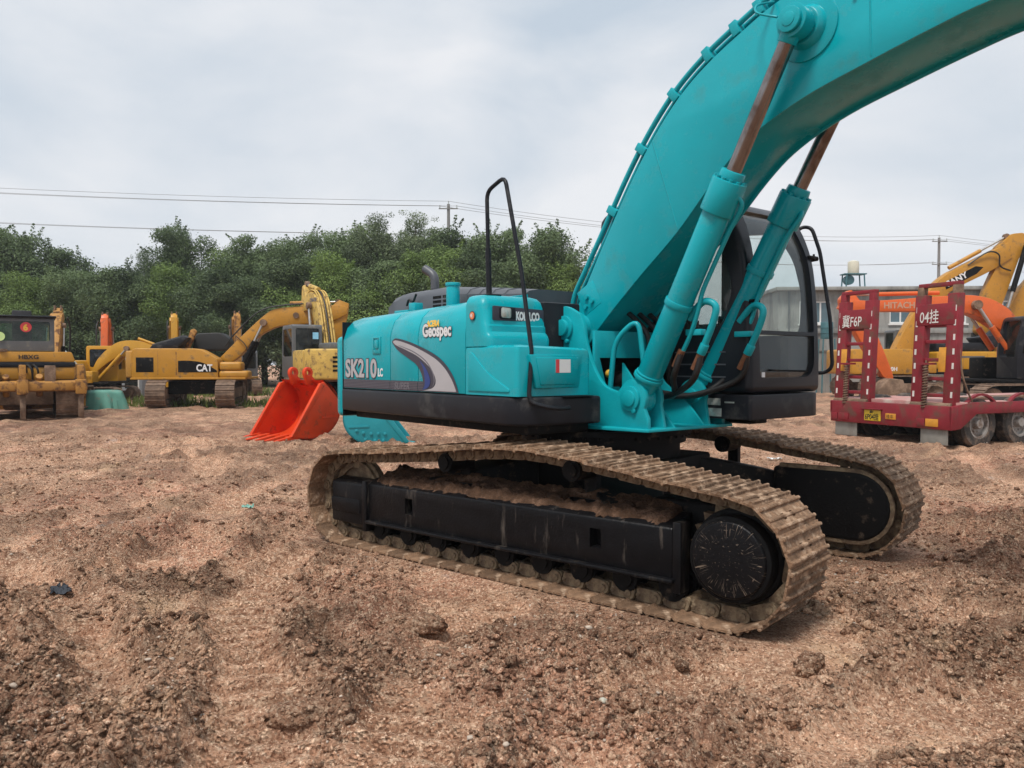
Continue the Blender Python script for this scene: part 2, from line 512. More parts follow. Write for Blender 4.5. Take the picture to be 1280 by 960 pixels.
def ground_height(X, Y, fine=True, masks=False):
    D = np.hypot(X, Y)
    z = 0.10 * (fbm(X * 0.16, Y * 0.16, 11, 3) - 0.5) + 0.06 * (fbm(X * 0.55, Y * 0.55, 23, 3) - 0.5)
    # churned banks further off, low on the left between the camera and the parked machines
    bank = np.exp(-((Y - 18.8 - 0.03 * X) / 2.0) ** 2) * sstep(-3.0, -6.0, X)
    z += bank * (0.03 + 0.20 * fbm(X * 0.8, Y * 1.1, 41, 4) ** 1.5)
    churn = sstep(0.36, 0.62, fbm(X * 0.42, Y * 0.42, 57, 3))
    z += churn * 0.085 * (fbm(X * 1.9, Y * 1.9, 61, 4) - 0.42)
    flat = np.zeros_like(X); ribs = np.zeros_like(X); rut = np.zeros_like(X)
    for pts, hw, per, rd, dp in PASSES:
        c = np.array(catmull(pts, 8)); s0 = 0.0
        best = np.full(X.shape, 99.0); sl = np.zeros_like(X); sgn = np.zeros_like(X)
        for a, b in zip(c[:-1], c[1:]):
            d = b - a; L = np.hypot(*d); d = d / L
            t = np.clip((X - a[0]) * d[0] + (Y - a[1]) * d[1], 0, L)
            qx, qy = X - a[0] - d[0] * t, Y - a[1] - d[1] * t
            q = np.hypot(qx, qy)
            m = q < best
            best = np.where(m, q, best); sl = np.where(m, s0 + t, sl)
            s0 += L
        wob = 0.12 * (fbm(X * 1.5, Y * 1.5, 71, 2) - 0.5)
        wob = wob + 0.22 * (fbm(X * 0.7, Y * 0.7, 79, 2) - 0.5)
        worn = sstep(0.40, 0.56, fbm(X * 1.1 + sl * 0.1, Y * 1.1, 77, 4))
        inside = (1 - sstep(hw - 0.11, hw + 0.09, best + wob)) * (0.22 + 0.78 * worn)
        flat = np.maximum(flat, inside)
        tooth = np.abs(((sl / per + 0.6 * wob) % 1.0) - 0.5) * 2
        ribs += inside * worn * rd * 1.7 * (sstep(0.40, 0.66, tooth) - 0.5)
        edge = np.exp(-((best + wob - hw - 0.09) / 0.08) ** 2)
        rut += -1.0 * dp * inside + dp * 0.9 * edge * (0.5 + fbm(X * 2.5, Y * 2.5, 83, 2))
    z += ribs + rut
    if fine:
        amp = (1 - 0.8 * flat) * (1.0 + 0.8 * churn)
        lump = 1 - np.clip(worley(X * 3.1, Y * 3.1, 5) / 0.62, 0, 1) ** 2
        lump2 = 1 - np.clip(worley(X * 7.7 + 3, Y * 7.7, 15) / 0.6, 0, 1) ** 2
        sel = sstep(0.45, 0.62, fbm(X * 1.3, Y * 1.3, 91, 3))
        f1_ = 1 - 0.6 * sstep(12, 24, D); f2_ = 1 - 0.85 * sstep(7.5, 13, D); f3_ = 1 - sstep(6.5, 9.5, D)
        z += amp * (0.030 * lump * sel + 0.012 * lump2 * f2_)
        z += amp * (0.040 * f1_ * clods(X * 3.3, Y * 3.3, 205) * sel + 0.050 * f2_ * clods(X * 7.9, Y * 7.9, 215) * (0.3 + 0.7 * sel) + 0.030 * f3_ * clods(X * 19, Y * 19, 225))
        z += amp * 0.05 * (fbm(X * 5, Y * 5, 101, 4) - 0.5) + 0.007 * (fbm(X * 24, Y * 24, 111, 2) - 0.5)
        z += amp * 0.035 * (0.5 - np.abs(fbm(X * 3.4, Y * 2.2, 131, 4) - 0.5) * 4)
    # the big machine stands level: its two crawlers have bedded in
    c, s = math.cos(TH_T), math.sin(TH_T)
    lx = (X - C[0]) * c + (Y - C[1]) * s; ly = -(X - C[0]) * s + (Y - C[1]) * c
    foot = (1 - sstep(2.0, 2.5, np.abs(lx))) * (1 - sstep(0.28, 0.50, np.abs(np.abs(ly) - 1.195)))
    z = z * (1 - foot) + foot * 0.040
    under = (1 - sstep(2.1, 2.9, np.abs(lx))) * (1 - sstep(1.5, 2.1, np.abs(ly)))
    z = np.where(under > 0, z * (1 - 0.6 * under), z)
    if masks: return z, churn, flat
    return z

def axis(*spans):
    out = []
    for a, b, st in spans:
        n = max(1, int(round((b - a) / st)))
        out += list(a + (b - a) * np.arange(n) / n)
    out.append(spans[-1][1])
    return np.array(out)

C = (0.80, 7.00, 0.0)
TH_U, TH_T = rad(-51.0), rad(-39.9)

gx = axis((-260, -60, 20), (-60, -24, 1.5), (-24, -12, 0.2), (-12, -6.5, 0.09), (-6.5, -3.4, 0.04), (-3.4, 4.4, 0.018), (4.4, 7.5, 0.04), (7.5, 12, 0.1), (12, 26, 0.3), (26, 60, 2), (60, 260, 20))
gy = axis((-30, 0, 2), (0, 2.6, 0.26), (2.6, 5.4, 0.018), (5.4, 7.5, 0.03), (7.5, 10.5, 0.045), (10.5, 16, 0.085), (16, 26, 0.16), (26, 44, 0.5), (44, 100, 4), (100, 500, 40))
GX, GY = np.meshgrid(gx, gy)
GZ, CHURN, FLAT = ground_height(GX, GY, True, True)
nx, ny = len(gx), len(gy)
idx = np.arange(nx * ny).reshape(ny, nx)
quads = np.stack([idx[:-1, :-1], idx[:-1, 1:], idx[1:, 1:], idx[1:, :-1]], -1).reshape(-1, 4)

def np_mesh(name, verts, faces, m, kind=None, parent=None, smooth=True):
    me = bpy.data.meshes.new(name)
    k = faces.shape[1]
    me.vertices.add(len(verts)); me.vertices.foreach_set('co', np.asarray(verts, np.float32).ravel())
    me.loops.add(faces.size); me.loops.foreach_set('vertex_index', faces.astype(np.int32).ravel())
    me.polygons.add(len(faces)); me.polygons.foreach_set('loop_start', (np.arange(len(faces)) * k).astype(np.int32))
    me.update(calc_edges=True); me.validate()
    if smooth: me.polygons.foreach_set('use_smooth', np.ones(len(me.polygons), dtype=bool))
    me.materials.append(m)
    o = bpy.data.objects.new(name, me); COL.objects.link(o)
    if kind: o['kind'] = kind
    if parent: o.parent = parent
    return o

def mud_material():
    m = bpy.data.materials.new('churned_mud')
    m.use_nodes = True
    t = m.node_tree; N, L = t.nodes, t.links
    b = N['Principled BSDF']
    tc = N.new('ShaderNodeTexCoord')
    def noise(scale, det, rough=0.6, dist=0.0):
        n = N.new('ShaderNodeTexNoise'); n.inputs['Scale'].default_value = scale; n.inputs['Detail'].default_value = det
        n.inputs['Roughness'].default_value = rough; n.inputs['Distortion'].default_value = dist
        L.new(tc.outputs['Object'], n.inputs['Vector']); return n.outputs['Fac']
    def ramp(v, a, b_):
        r = N.new('ShaderNodeMapRange'); r.inputs['From Min'].default_value = a; r.inputs['From Max'].default_value = b_
        L.new(v, r.inputs['Value']); return r.outputs['Result']
    def mix(f, c1, c2):
        x = N.new('ShaderNodeMixRGB'); L.new(f, x.inputs['Fac'])
        for k, c in (('Color1', c1), ('Color2', c2)):
            if isinstance(c, tuple): x.inputs[k].default_value = c
            else: L.new(c, x.inputs[k])
        return x.outputs['Color']
    base = mix(ramp(noise(0.9, 8, 0.65), 0.36, 0.64), (0.27, 0.140, 0.085, 1), (0.52, 0.300, 0.192, 1))
    base = mix(ramp(noise(0.35, 6, 0.6, 0.4), 0.50, 0.68), base, (0.45, 0.208, 0.135, 1))
    base = mix(ramp(noise(0.7, 9, 0.7), 0.56, 0.70), base, (0.56, 0.365, 0.225, 1))
    base = mix(ramp(noise(6.5, 8, 0.7), 0.54, 0.70), base, (0.19, 0.092, 0.054, 1))
    base = mix(ramp(noise(19, 7, 0.75), 0.50, 0.66), base, (0.64, 0.45, 0.31, 1))
    base = mix(ramp(noise(46, 5, 0.75), 0.52, 0.62), base, (0.13, 0.056, 0.030, 1))
    base = mix(ramp(noise(62, 4, 0.7), 0.55, 0.64), base, (0.74, 0.53, 0.38, 1))
    base = mix(ramp(noise(1.1, 8, 0.75), 0.62, 0.74), base, (0.44, 0.365, 0.315, 1))
    at = N.new('ShaderNodeAttribute'); at.attribute_name = 'dryness'
    dm = N.new('ShaderNodeMapRange'); dm.inputs['From Min'].default_value = 0.15; dm.inputs['From Max'].default_value = 0.95
    dm.inputs['To Min'].default_value = 0.66; dm.inputs['To Max'].default_value = 1.62
    L.new(at.outputs['Fac'], dm.inputs['Value'])
    sc = N.new('ShaderNodeVectorMath'); sc.operation = 'SCALE'; L.new(base, sc.inputs[0]); L.new(dm.outputs['Result'], sc.inputs['Scale'])
    L.new(sc.outputs['Vector'], b.inputs['Base Color'])
    b.inputs['Specular IOR Level'].default_value = 0.15
    rr = N.new('ShaderNodeMapRange'); rr.inputs['To Min'].default_value = 0.62; rr.inputs['To Max'].default_value = 0.95
    L.new(noise(1.4, 5), rr.inputs['Value']); L.new(rr.outputs['Result'], b.inputs['Roughness'])
    b1 = N.new('ShaderNodeBump'); b1.inputs['Strength'].default_value = 1.0; b1.inputs['Distance'].default_value = 0.085
    L.new(noise(11, 10, 0.76, 0.6), b1.inputs['Height'])
    b2 = N.new('ShaderNodeBump'); b2.inputs['Strength'].default_value = 0.8; b2.inputs['Distance'].default_value = 0.02
    vo = N.new('ShaderNodeTexVoronoi'); vo.inputs['Scale'].default_value = 55
    L.new(tc.outputs['Object'], vo.inputs['Vector'])
    L.new(vo.outputs['Distance'], b2.inputs['Height']); L.new(b1.outputs['Normal'], b2.inputs['Normal'])
    L.new(b2.outputs['Normal'], b.inputs['Normal'])
    return m

M_MUD = mud_material()
ground = np_mesh('ground', np.stack([GX, GY, GZ], -1).reshape(-1, 3), quads, M_MUD, 'structure')
# trodden soil has dried pale, freshly turned soil is still moist
dry = np.clip(0.5 + 0.62 * FLAT - 0.30 * (CHURN - 0.45) + 1.1 * (fbm(GX * 3.4, GY * 3.4, 401, 5) - 0.5), 0, 1)
at_ = ground.data.attributes.new('dryness', 'FLOAT', 'POINT')
at_.data.foreach_set('value', dry.ravel().astype(np.float32))
tag(ground, 'churned reddish brown mud yard with crawler marks', None, kind='structure')

def gz(x, y):
    return float(ground_height(np.array([float(x)]), np.array([float(y)]), True)[0])
# ------------------------------------------------------------------ the big teal excavator
EX = thing('excavator', 'large freshly painted teal crawler excavator with dark cab and muddy tracks', 'excavator', C, TH_U)
DT = TH_T - TH_U

# ---- crawlers -----------------------------------------------------------------
def track_path():
    """closed line of the shoe plates, in (x, z), anticlockwise from the rear of the bottom run"""
    rs, xe = 0.40, 1.83
    bot = [(x, 0.032) for x in np.linspace(-xe, xe, 30)]
    front = [(xe + rs * math.sin(a), 0.432 - rs * math.cos(a)) for a in np.linspace(0, math.pi, 26)[1:-1]]
    top = catmull([(1.83, 0.832), (1.26, 0.90), (0.63, 0.975), (0.05, 0.998), (-0.74, 0.918), (-1.48, 0.85), (-1.83, 0.832)], 10)
    back = [(-xe - rs * math.sin(a), 0.432 + rs * math.cos(a)) for a in np.linspace(0, math.pi, 26)[1:-1]]
    return np.array(bot + front + list(top) + back)

def along(path, n):
    P = np.vstack([path, path[:1]])
    d = np.hypot(*(P[1:] - P[:-1]).T); s = np.concatenate([[0], np.cumsum(d)])
    L = s[-1]; out = []
    f = lambda t: (np.interp(t % L, s, P[:, 0]), np.interp(t % L, s, P[:, 1]))
    for k in range(n):
        t = L * k / n; h = L / n * 0.5
        a, b = np.array(f(t - h)), np.array(f(t + h))
        out.append(((a + b) / 2, math.atan2(*(b - a)[::-1]), np.hypot(*(b - a))))
    return out, L / n

PATH = track_path()
N_SHOE = 49
SHOES, PITCH = along(PATH, N_SHOE)

def shoe_mesh():
    m = MB()
    h = PITCH / 2
    # plate with two mud-relief openings; local +x runs along the chain, -z is outward
    for y0, y1 in ((-0.30, -0.085), (-0.045, 0.045), (0.085, 0.30)): m.box(-h + 0.014, h - 0.004, y0, y1, -0.006, 0.008)
    for y0, y1 in ((-0.085, -0.045), (0.045, 0.085)):
        m.box(-h + 0.014, -0.03, y0, y1, -0.006, 0.008); m.box(0.012, h - 0.004, y0, y1, -0.006, 0.008)
    for u, t in ((-0.070, 0.024), (-0.006, 0.017), (0.070, 0.026)):
        m.prism([(u - 0.014, -0.006), (u + 0.012, -0.006), (u + 0.009, -t + 0.003), (u + 0.003, -t), (u - 0.005, -t), (u - 0.011, -t + 0.003)], 'y', -0.298, 0.298)
    m.prism([(-h + 0.014, -0.006), (-h + 0.014, 0.008), (-h - 0.006, 0.024), (-h - 0.008, 0.014)], 'y', -0.299, 0.299)
    return m

def link_mesh():
    m = MB()
    h = PITCH / 2
    for s in (-1, 1):
        for k, (y0, y1) in enumerate(((0.062, 0.092), (0.090, 0.118))):
            xs = (-h, 0.02) if k == 0 else (-0.02, h)
            prof = round_poly([(xs[0] - 0.03, 0.012), (xs[1] + 0.03, 0.012), (xs[1] + 0.035, 0.10), (xs[0] - 0.035, 0.10)], 0.03, 3)
            a, b = sorted((s * y0, s * y1))
            m.prism(prof, 'y', a, b)
        m.cyl((h - 0.01, s * 0.05, 0.055), (h - 0.01, s * 0.132, 0.055), 0.044, n=12)
        m.cyl((h - 0.01, s * 0.05, 0.055), (h - 0.01, s * 0.142, 0.055), 0.022, n=8)
        for u in (-0.045, 0.0): m.cyl((u, s * 0.117, 0.05), (u, s * 0.121, 0.05), 0.016, n=8)
    m.cyl((h - 0.01, -0.06, 0.055), (h - 0.01, 0.06, 0.055), 0.03, n=10)
    return m

def ring(m, c, y0, y1, ro, ri, n=28):
    """flat ring about the y axis"""
    o = [(c[0] + ro * math.cos(2 * math.pi * i / n), c[1] + ro * math.sin(2 * math.pi * i / n)) for i in range(n)]
    q = [(c[0] + ri * math.cos(2 * math.pi * i / n), c[1] + ri * math.sin(2 * math.pi * i / n)) for i in range(n)]
    rings = [[Vector((p[0], y, p[1])) for p in loop] for loop, y in ((o, y0), (o, y1), (q, y1), (q, y0))]
    rings.append(rings[0])
    return m.loft(rings, cap=False)

shoe_src = link_src = None
for s in (-1, 1):
    yc = s * 1.195
    # main beam: outer face at |y| = 1.40, top slopes down to the outside
    out, inn = (-0.205, 0.17) if s < 0 else (0.205, -0.17)
    fr = MB()
    prof = [(out, 0.25), (out, 0.575), (out * 0.55, 0.615), (inn, 0.66), (inn, 0.25)]
    fr.prism(prof, 'x', -1.50, 1.44)
    frame = fr.build('track_frame', M_FRAME, EX, bevel=0.012, loc=(0, 0, 0), rz=DT)
    frame.location = Matrix.Rotation(DT, 3, 'Z') @ Vector((0, yc, 0))
    holes = []
    for x in (-0.98, 0.86): holes.append(MB().box(x - 0.045, x + 0.045, min(out, out * 0.7), max(out, out * 0.7) + (0.05 if s > 0 else 0), 0.37, 0.50) if s > 0 else MB().box(x - 0.045, x + 0.045, out - 0.05, out + 0.09, 0.37, 0.50))
    for x in (-0.55, 0.62): holes.append(MB().box(x - 0.13, x + 0.13, -0.06, 0.05, 0.50, 0.80))
    cut(frame, *holes)
    sub = lambda name, mb, m, **k: mb.build(name, m, frame, **k)
    # idler yoke, ledge, stiffeners
    mb = MB()
    mb.prism([(out * 0.99, 0.20), (out * 0.99, 0.56), (out * 0.3, 0.60), (out * 0.3, 0.20)], 'x', -2.00, -1.53)
    sub('idler_yoke', mb, M_FRAME, bevel=0.02)
    mb = MB(); a, b = sorted((out * 0.98, out * 1.04)); mb.box(-1.99, -1.60, a, b, 0.30, 0.42)
    sub('yoke_plate', mb, M_FRAME, bevel=0.006)
    mb = MB(); a, b = sorted((out * 0.4, out * 1.12)); mb.box(-1.545, -1.495, a, b, 0.16, 0.60)
    sub('end_plate', mb, M_FRAME, bevel=0.008)
    mb = MB(); a, b = sorted((out * 0.9, out * 1.20)); mb.box(-1.49, 1.46, a, b, 0.235, 0.262)
    sub('ledge', mb, M_FRAME, bevel=0.008)
    mb = MB(); a, b = sorted((out * 0.4, out * 1.0)); mb.box(1.44, 1.50, a, b, 0.17, 0.62)
    sub('end_plate', mb, M_FRAME, bevel=0.008)
    mb = MB()
    if s < 0:
        nx_, ny_ = 150, 22
        gxm, gym = np.meshgrid(np.linspace(-1.47, 1.42, nx_), np.linspace(out * 0.97, inn * 0.99, ny_))
        q_ = (gym - out * 0.97) / (inn * 0.99 - out * 0.97)
        gzm = 0.585 + 0.085 * q_ + 0.055 * fbm(gxm * 4 + 7, gym * 4 + 3, 501, 4) + 0.030 * clods(gxm * 11 + 40, gym * 11 + 40, 505) + 0.014 * clods(gxm * 27 + 40, gym * 27 + 40, 515)
        gzm -= 0.055 * (1 - sstep(0.0, 0.22, q_)) + 0.05 * sstep(0.9, 1.0, q_) + 0.12 * (sstep(1.36, 1.42, gxm) + sstep(-1.43, -1.47, gxm))
        for hx in (-0.55, 0.62): gzm = np.where((np.abs(gxm - hx) < 0.135) & (gym > -0.065) & (gym < 0.055), gzm - 0.17, gzm)
        n = nx_
        fs = [(j_ * n + i_, j_ * n + i_ + 1, (j_ + 1) * n + i_ + 1, (j_ + 1) * n + i_) for j_ in range(ny_ - 1) for i_ in range(n - 1)]
        mb.add(np.stack([gxm, gym, gzm], -1).reshape(-1, 3), fs)
        sub('caked_mud', mb, M_MUDTOP, smooth=60)
    # wheels
    for x in np.linspace(-1.42, 1.40, 9):
        mb = MB()
        mb.cyl((x, -0.15, 0.185), (x, 0.15, 0.185), 0.062, n=16)
        for q in (-1, 1):
            mb.cyl((x, q * 0.05, 0.185), (x, q * 0.115, 0.185), 0.085, n=18); mb.cyl((x, q * 0.115, 0.185), (x, q * 0.135, 0.185), 0.10, 0.095, n=18)
        sub('track_roller', mb, M_BLACK, bevel=0.0)
    for x in (-0.62, 0.62):
        mb = MB()
        zt = 0.82 if x < 0 else 0.865
        mb.cyl((x, -0.15, zt), (x, 0.13, zt), 0.075, n=18); mb.cyl((x, -0.165, zt), (x, -0.15, zt), 0.05, n=14)
        mb.box(x - 0.05, x + 0.05, 0.09, 0.15, 0.60, zt)
        sub('carrier_roller', mb, M_BLACK)
    mb = MB(); ring(mb, (-1.83, 0.432), -0.06, 0.06, 0.30, 0.24); ring(mb, (-1.83, 0.432), -0.03, 0.03, 0.335, 0.24)
    mb.cyl((-1.83, -0.03, 0.432), (-1.83, 0.03, 0.432), 0.25, n=28); mb.cyl((-1.83, -0.12, 0.432), (-1.83, 0.12, 0.432), 0.10, n=20)
    sub('idler_wheel', mb, M_LINK)
    mb = MB()
    teeth = []
    for i in range(42):
        a = 2 * math.pi * i / 42
        r = 0.355 if i % 2 == 0 else 0.30
        teeth.append((1.83 + r * math.cos(a), 0.432 + r * math.sin(a)))
    mb.prism(teeth, 'y', -0.035, 0.035)
    sub('sprocket', mb, M_LINK)
    so = -1 if s < 0 else 1
    # travel motor and its round cover on the outside
    mb = MB()
    mb.cyl((1.83, so * 0.02, 0.445), (1.83, so * 0.225, 0.445), 0.262, n=48)
    mb.cyl((1.83, so * 0.02, 0.445), (1.83, so * 0.12, 0.445), 0.29, n=48)
    sub('final_drive', mb, M_BLACK, bevel=0.012)
    mb = MB()
    mb.cyl((1.83, so * 0.225, 0.445), (1.83, so * 0.245, 0.445), 0.238, 0.225, n=48)
    disc = sub('drive_cover', mb, M_DISC, bevel=0.006)
    # motor guard on the inner side: long oval box
    mb = MB()
    oval = [(1.83 + 0.285 * math.cos(a), 0.435 + 0.285 * math.sin(a)) for a in np.linspace(-math.pi / 2, math.pi / 2, 17)] + [(1.15, 0.72), (1.15, 0.15)]
    a, b = sorted((-so * 0.06, -so * 0.26)); mb.prism(oval, 'y', a, b)
    sub('motor_guard', mb, M_BLACK, bevel=0.03, seg=3)
    mb = MB(); a, b = sorted((-so * 0.20, -so * 0.245))
    lip = [(1.83 + 0.315 * math.cos(a_), 0.435 + 0.315 * math.sin(a_)) for a_ in np.linspace(-math.pi / 2, math.pi / 2, 17)] + [(1.2, 0.75), (1.2, 0.12)]
    mb.prism(lip, 'y', a, b)
    sub('guard_flange', mb, M_LINK, bevel=0.008)
    # chain and shoes
    rr = random.Random(3 + s)
    for k, (p, ang, L) in enumerate(SHOES):
        loc = (p[0], rr.uniform(-0.004, 0.004), p[1]); rot = (rr.uniform(-0.018, 0.018), -ang + rr.uniform(-0.035, 0.035), rr.uniform(-0.008, 0.008))
        if shoe_src is None:
            shoe_src = shoe_mesh().build('track_shoe', M_SHOE, frame, smooth=0)
            shoe_src.location = loc; shoe_src.rotation_euler = rot
            link_src = link_mesh().build('track_link', M_LINK, frame)
            link_src.location = loc; link_src.rotation_euler = rot
        else:
            inst(shoe_src, frame, loc, rot); inst(link_src, frame, loc, (0, -ang, 0))
    # mud squeezed onto the plates
    mb = MB()

# ---- car body and slew ring (track direction) ------------------------------------
mb = MB()
mb.prism(round_poly([(-0.75, -0.62), (0.75, -0.62), (0.75, 0.62), (-0.75, 0.62)], 0.12), 'z', 0.52, 0.84)
for sx in (-1, 1):
    for sy in (-1, 1):
        a0, a1 = Vector((sx * 0.45, sy * 0.45)), Vector((sx * 1.02, sy * 1.16))
        w0, w1 = 0.30, 0.22
        d = (a1 - a0).normalized(); nrm = Vector((-d.y, d.x))
        r0 = [Vector((*(a0 + nrm * q * w0), z)) for q, z in ((-1, 0.50), (1, 0.50), (1, 0.84), (-1, 0.84))]
        r1 = [Vector((*(a1 + nrm * q * w1), z)) for q, z in ((-1, 0.36), (1, 0.36), (1, 0.66), (-1, 0.66))]
        mb.loft([r0, r1])
mb.build('car_body', M_BLACK, EX, bevel=0.02, rz=DT)
mb = MB(); mb.cyl((0, 0, 0.83), (0, 0, 0.96), 0.66, n=56); mb.cyl((0, 0, 0.955), (0, 0, 1.03), 0.71, n=56); mb.cyl((0, 0, 1.03), (0, 0, 1.075), 0.76, n=56)
for i in range(44):
    a = 2 * math.pi * i / 44
    mb.cyl((0.735 * math.cos(a), 0.735 * math.sin(a), 1.005), (0.735 * math.cos(a), 0.735 * math.sin(a), 1.04), 0.014, n=6)
mb.build('slew_ring', M_BLACK, EX)

def P(name, mb, m, bevel=0.0, parent=None, **k):
    return mb.build(name, m, parent or EX, bevel=bevel, **k)

# ---- deck --------------------------------------------------------------------
mb = MB()
mb.prism([(-2.2, -1.24), (0.45, -1.24), (0.45, -0.62), (0.2, -0.6), (0.2, 0.92), (0.85, 0.95), (0.85, 1.2), (-2.2, 1.2)], 'z', 1.085, 1.20)
P('deck_frame', mb, M_BLACK, 0.012)

# dark lower skirt, wraps the front corner
skp = round_poly([(-2.26, -1.365), (0.50, -1.365), (0.57, -0.60), (0.40, -0.56), (-2.26, -0.9)], [0, 0.22, 0.03, 0, 0], 7)
mb = MB()
mb.prism(skp, 'z', 1.155, 1.365)
skirt = P('side_skirt', mb, M_DARK, 0.02, seg=3)
mb = MB(); mb.box(0.44, 0.585, -0.98, -0.70, 1.363, 1.369); P('skirt_step', mb, M_BLACK, 0.001, parent=skirt)
mb = MB(); mb.box(-2.1, 0.9, 1.15, 1.36, 1.155, 1.36); P('side_skirt', mb, M_DARK, 0.03)

# right-hand side panels: one rounded section, three doors
def side_section(y_out=-1.35, z0=1.372, inset=0.0):
    o = y_out + inset
    return [(o, z0), (o, 1.84), (o + 0.012, 1.93), (o + 0.045, 2.02), (o + 0.115, 2.085), (o + 0.22, 2.122), (o + 0.50, 2.165), (-0.70, 2.185), (-0.70, z0)]
def panel(name, x0, x1, rise0, rise1):
    mb = MB()
    sec = side_section()
    rings = []
    for x, r in ((x0, rise0), (x1, rise1)):
        rings.append([Vector((x, y, z + (r if z > 1.9 else 0))) for y, z in sec])
    mb.loft(rings)
    return P(name, mb, M_TEAL, 0.008)
rear_door = panel('rear_side_door', -2.25, -1.347, -0.055, -0.03)
mid_panel = panel('middle_side_panel', -1.341, -0.882, -0.03, -0.015)
front_door = panel('front_side_door', -0.876, -0.190, -0.015, 0.008)
mb = MB(); mb.box(-2.24, -0.2, -1.338, -0.8, 1.366, 1.80); P('panel_backing', mb, M_BLACK)

# counterweight with a rounded tail
cwp = [(-2.258, -1.355), (-2.36, -1.36), (-2.47, -1.30), (-2.60, -1.10), (-2.74, -0.7), (-2.80, 0.0), (-2.74, 0.7), (-2.60, 1.10), (-2.47, 1.30), (-2.36, 1.36), (-2.258, 1.355)]
mb = MB(); mb.prism(cwp, 'z', 1.09, 1.88); mb.prism([(x + 0.05, y * 0.9) for x, y in cwp], 'z', 1.86, 2.02)
P('counterweight', mb, M_TEAL, 0.05, seg=4)
mb = MB(); mb.box(-2.262, -2.256, -1.353, -1.0, 1.10, 2.02); P('counterweight_seam', mb, M_DARK)

# door latch
mb = MB(); mb.box(-1.655, -1.505, -1.36, -1.345, 1.70, 1.86)
latch = P('door_latch', mb, M_TEAL, 0.012, parent=rear_door)
cut(latch, MB().box(-1.63, -1.53, -1.39, -1.352, 1.735, 1.845))
mb = MB(); mb.box(-1.61, -1.55, -1.362, -1.350, 1.75, 1.83); P('latch_paddle', mb, M_TEAL, 0.004, parent=rear_door)

# printed stripes and lettering on the side
YF = -1.3525
def flat(name, pts, m, y, parent=None):
    mb = MB(); mb.prism(pts, 'y', y - 0.0006, y + 0.0006); return P(name, mb, m, parent=parent, smooth=0)
def split_flat(name, pts, m, y):
    return flat(name, pts, m, y)
for xa, xb in ((-2.235, -1.347), (-1.341, -0.882), (-0.876, -0.50)):
    flat('stripe_band', [(xa, 1.378), (xb, 1.378), (xb, 1.462), (xa, 1.462)], M_STRIPE, YF)
    for z in (1.393, 1.407, 1.421, 1.435, 1.449):
        flat('stripe_line', [(xa, z), (xb, z), (xb, z + 0.003), (xa, z + 0.003)], M_GREY_LINE, YF - 0.0014)
# swoosh outline in (x, z)
up_o = catmull([(-1.300, 1.812), (-1.24, 1.835), (-1.08, 1.815), (-0.876, 1.768), (-0.62, 1.690), (-0.46, 1.610), (-0.34, 1.500), (-0.272, 1.378)], 6)
up_i = catmull([(-1.285, 1.806), (-1.235, 1.818), (-1.08, 1.793), (-0.876, 1.742), (-0.63, 1.662), (-0.48, 1.583), (-0.37, 1.485), (-0.305, 1.390)], 6)
lo_i = catmull([(-1.285, 1.806), (-1.23, 1.775), (-1.06, 1.730), (-0.876, 1.675), (-0.72, 1.60), (-0.62, 1.52), (-0.60, 1.45), (-0.66, 1.405), (-0.80, 1.386)], 6)
lo_b = catmull([(-1.25, 1.775), (-1.06, 1.705), (-0.876, 1.645), (-0.76, 1.575), (-0.70, 1.49), (-0.715, 1.42), (-0.80, 1.386)], 6)
lo_o = catmull([(-1.300, 1.800), (-1.20, 1.730), (-1.05, 1.668), (-0.90, 1.605), (-0.82, 1.53), (-0.795, 1.462), (-0.795, 1.378)], 6)
flat('swoosh_border', up_o + [(-0.60, 1.378)] + lo_o[::-1], M_STRIPE, YF - 0.0026)
flat('swoosh_silver', up_i + [(-0.32, 1.386), (-0.60, 1.386)] + lo_i[::-1], M_SILVER, YF - 0.0040)
nav = catmull([(-0.845, 1.64), (-0.76, 1.585), (-0.69, 1.50), (-0.685, 1.44), (-0.73, 1.405), (-0.80, 1.390)], 5) + catmull([(-0.80, 1.390), (-0.765, 1.43), (-0.765, 1.50), (-0.79, 1.575), (-0.845, 1.64)], 5)[1:-1]
flat('swoosh_blue', nav, M_NAVY, YF - 0.0054)
flat('swoosh_shade', catmull([(-1.20, 1.775), (-0.95, 1.712), (-0.76, 1.635), (-0.65, 1.54), (-0.625, 1.46), (-0.66, 1.41)], 6) + catmull([(-0.66, 1.41), (-0.612, 1.46), (-0.637, 1.543), (-0.752, 1.643), (-0.95, 1.722), (-1.20, 1.778)], 6)[1:-1], M_GREY_LINE, YF - 0.0054)

X, Zv = (1, 0, 0), (0, 0, 1)
lettering('model_number_shadow', 'SK210', 0.235, M_STRIPE, EX, (-2.195, YF - 0.0005, 1.487), X, Zv, 0.0008, 0.016, 1.0)
lettering('model_number', 'SK210', 0.235, M_SILVER, EX, (-2.195, YF - 0.0028, 1.487), X, Zv, 0.0008, 0.007, 1.0)
lettering('model_suffix', 'LC', 0.10, M_WHITE, EX, (-1.565, YF - 0.0005, 1.497), X, Zv, 0.0008, 0.004, 0.78)
lettering('series_name', 'SUPER', 0.085, M_GREY_LINE, EX, (-1.27, YF - 0.0028, 1.388), X, Zv, 0.0006, 0.001, 1.1, 0.2)
lettering('range_name_shadow', 'Geospec', 0.145, M_STRIPE, EX, (-0.80, YF - 0.0005, 1.84), X, Zv, 0.0008, 0.011, 0.82)
lettering('range_name', 'Geospec', 0.145, M_WHITE, EX, (-0.80, YF - 0.0028, 1.84), X, Zv, 0.0008, 0.005, 0.82)
lettering('range_prefix', 'ACERA', 0.07, M_YELLOWP, EX, (-0.74, YF - 0.0030, 1.922), X, (0, 0.20, 1), 0.001, 0.004, 0.85)
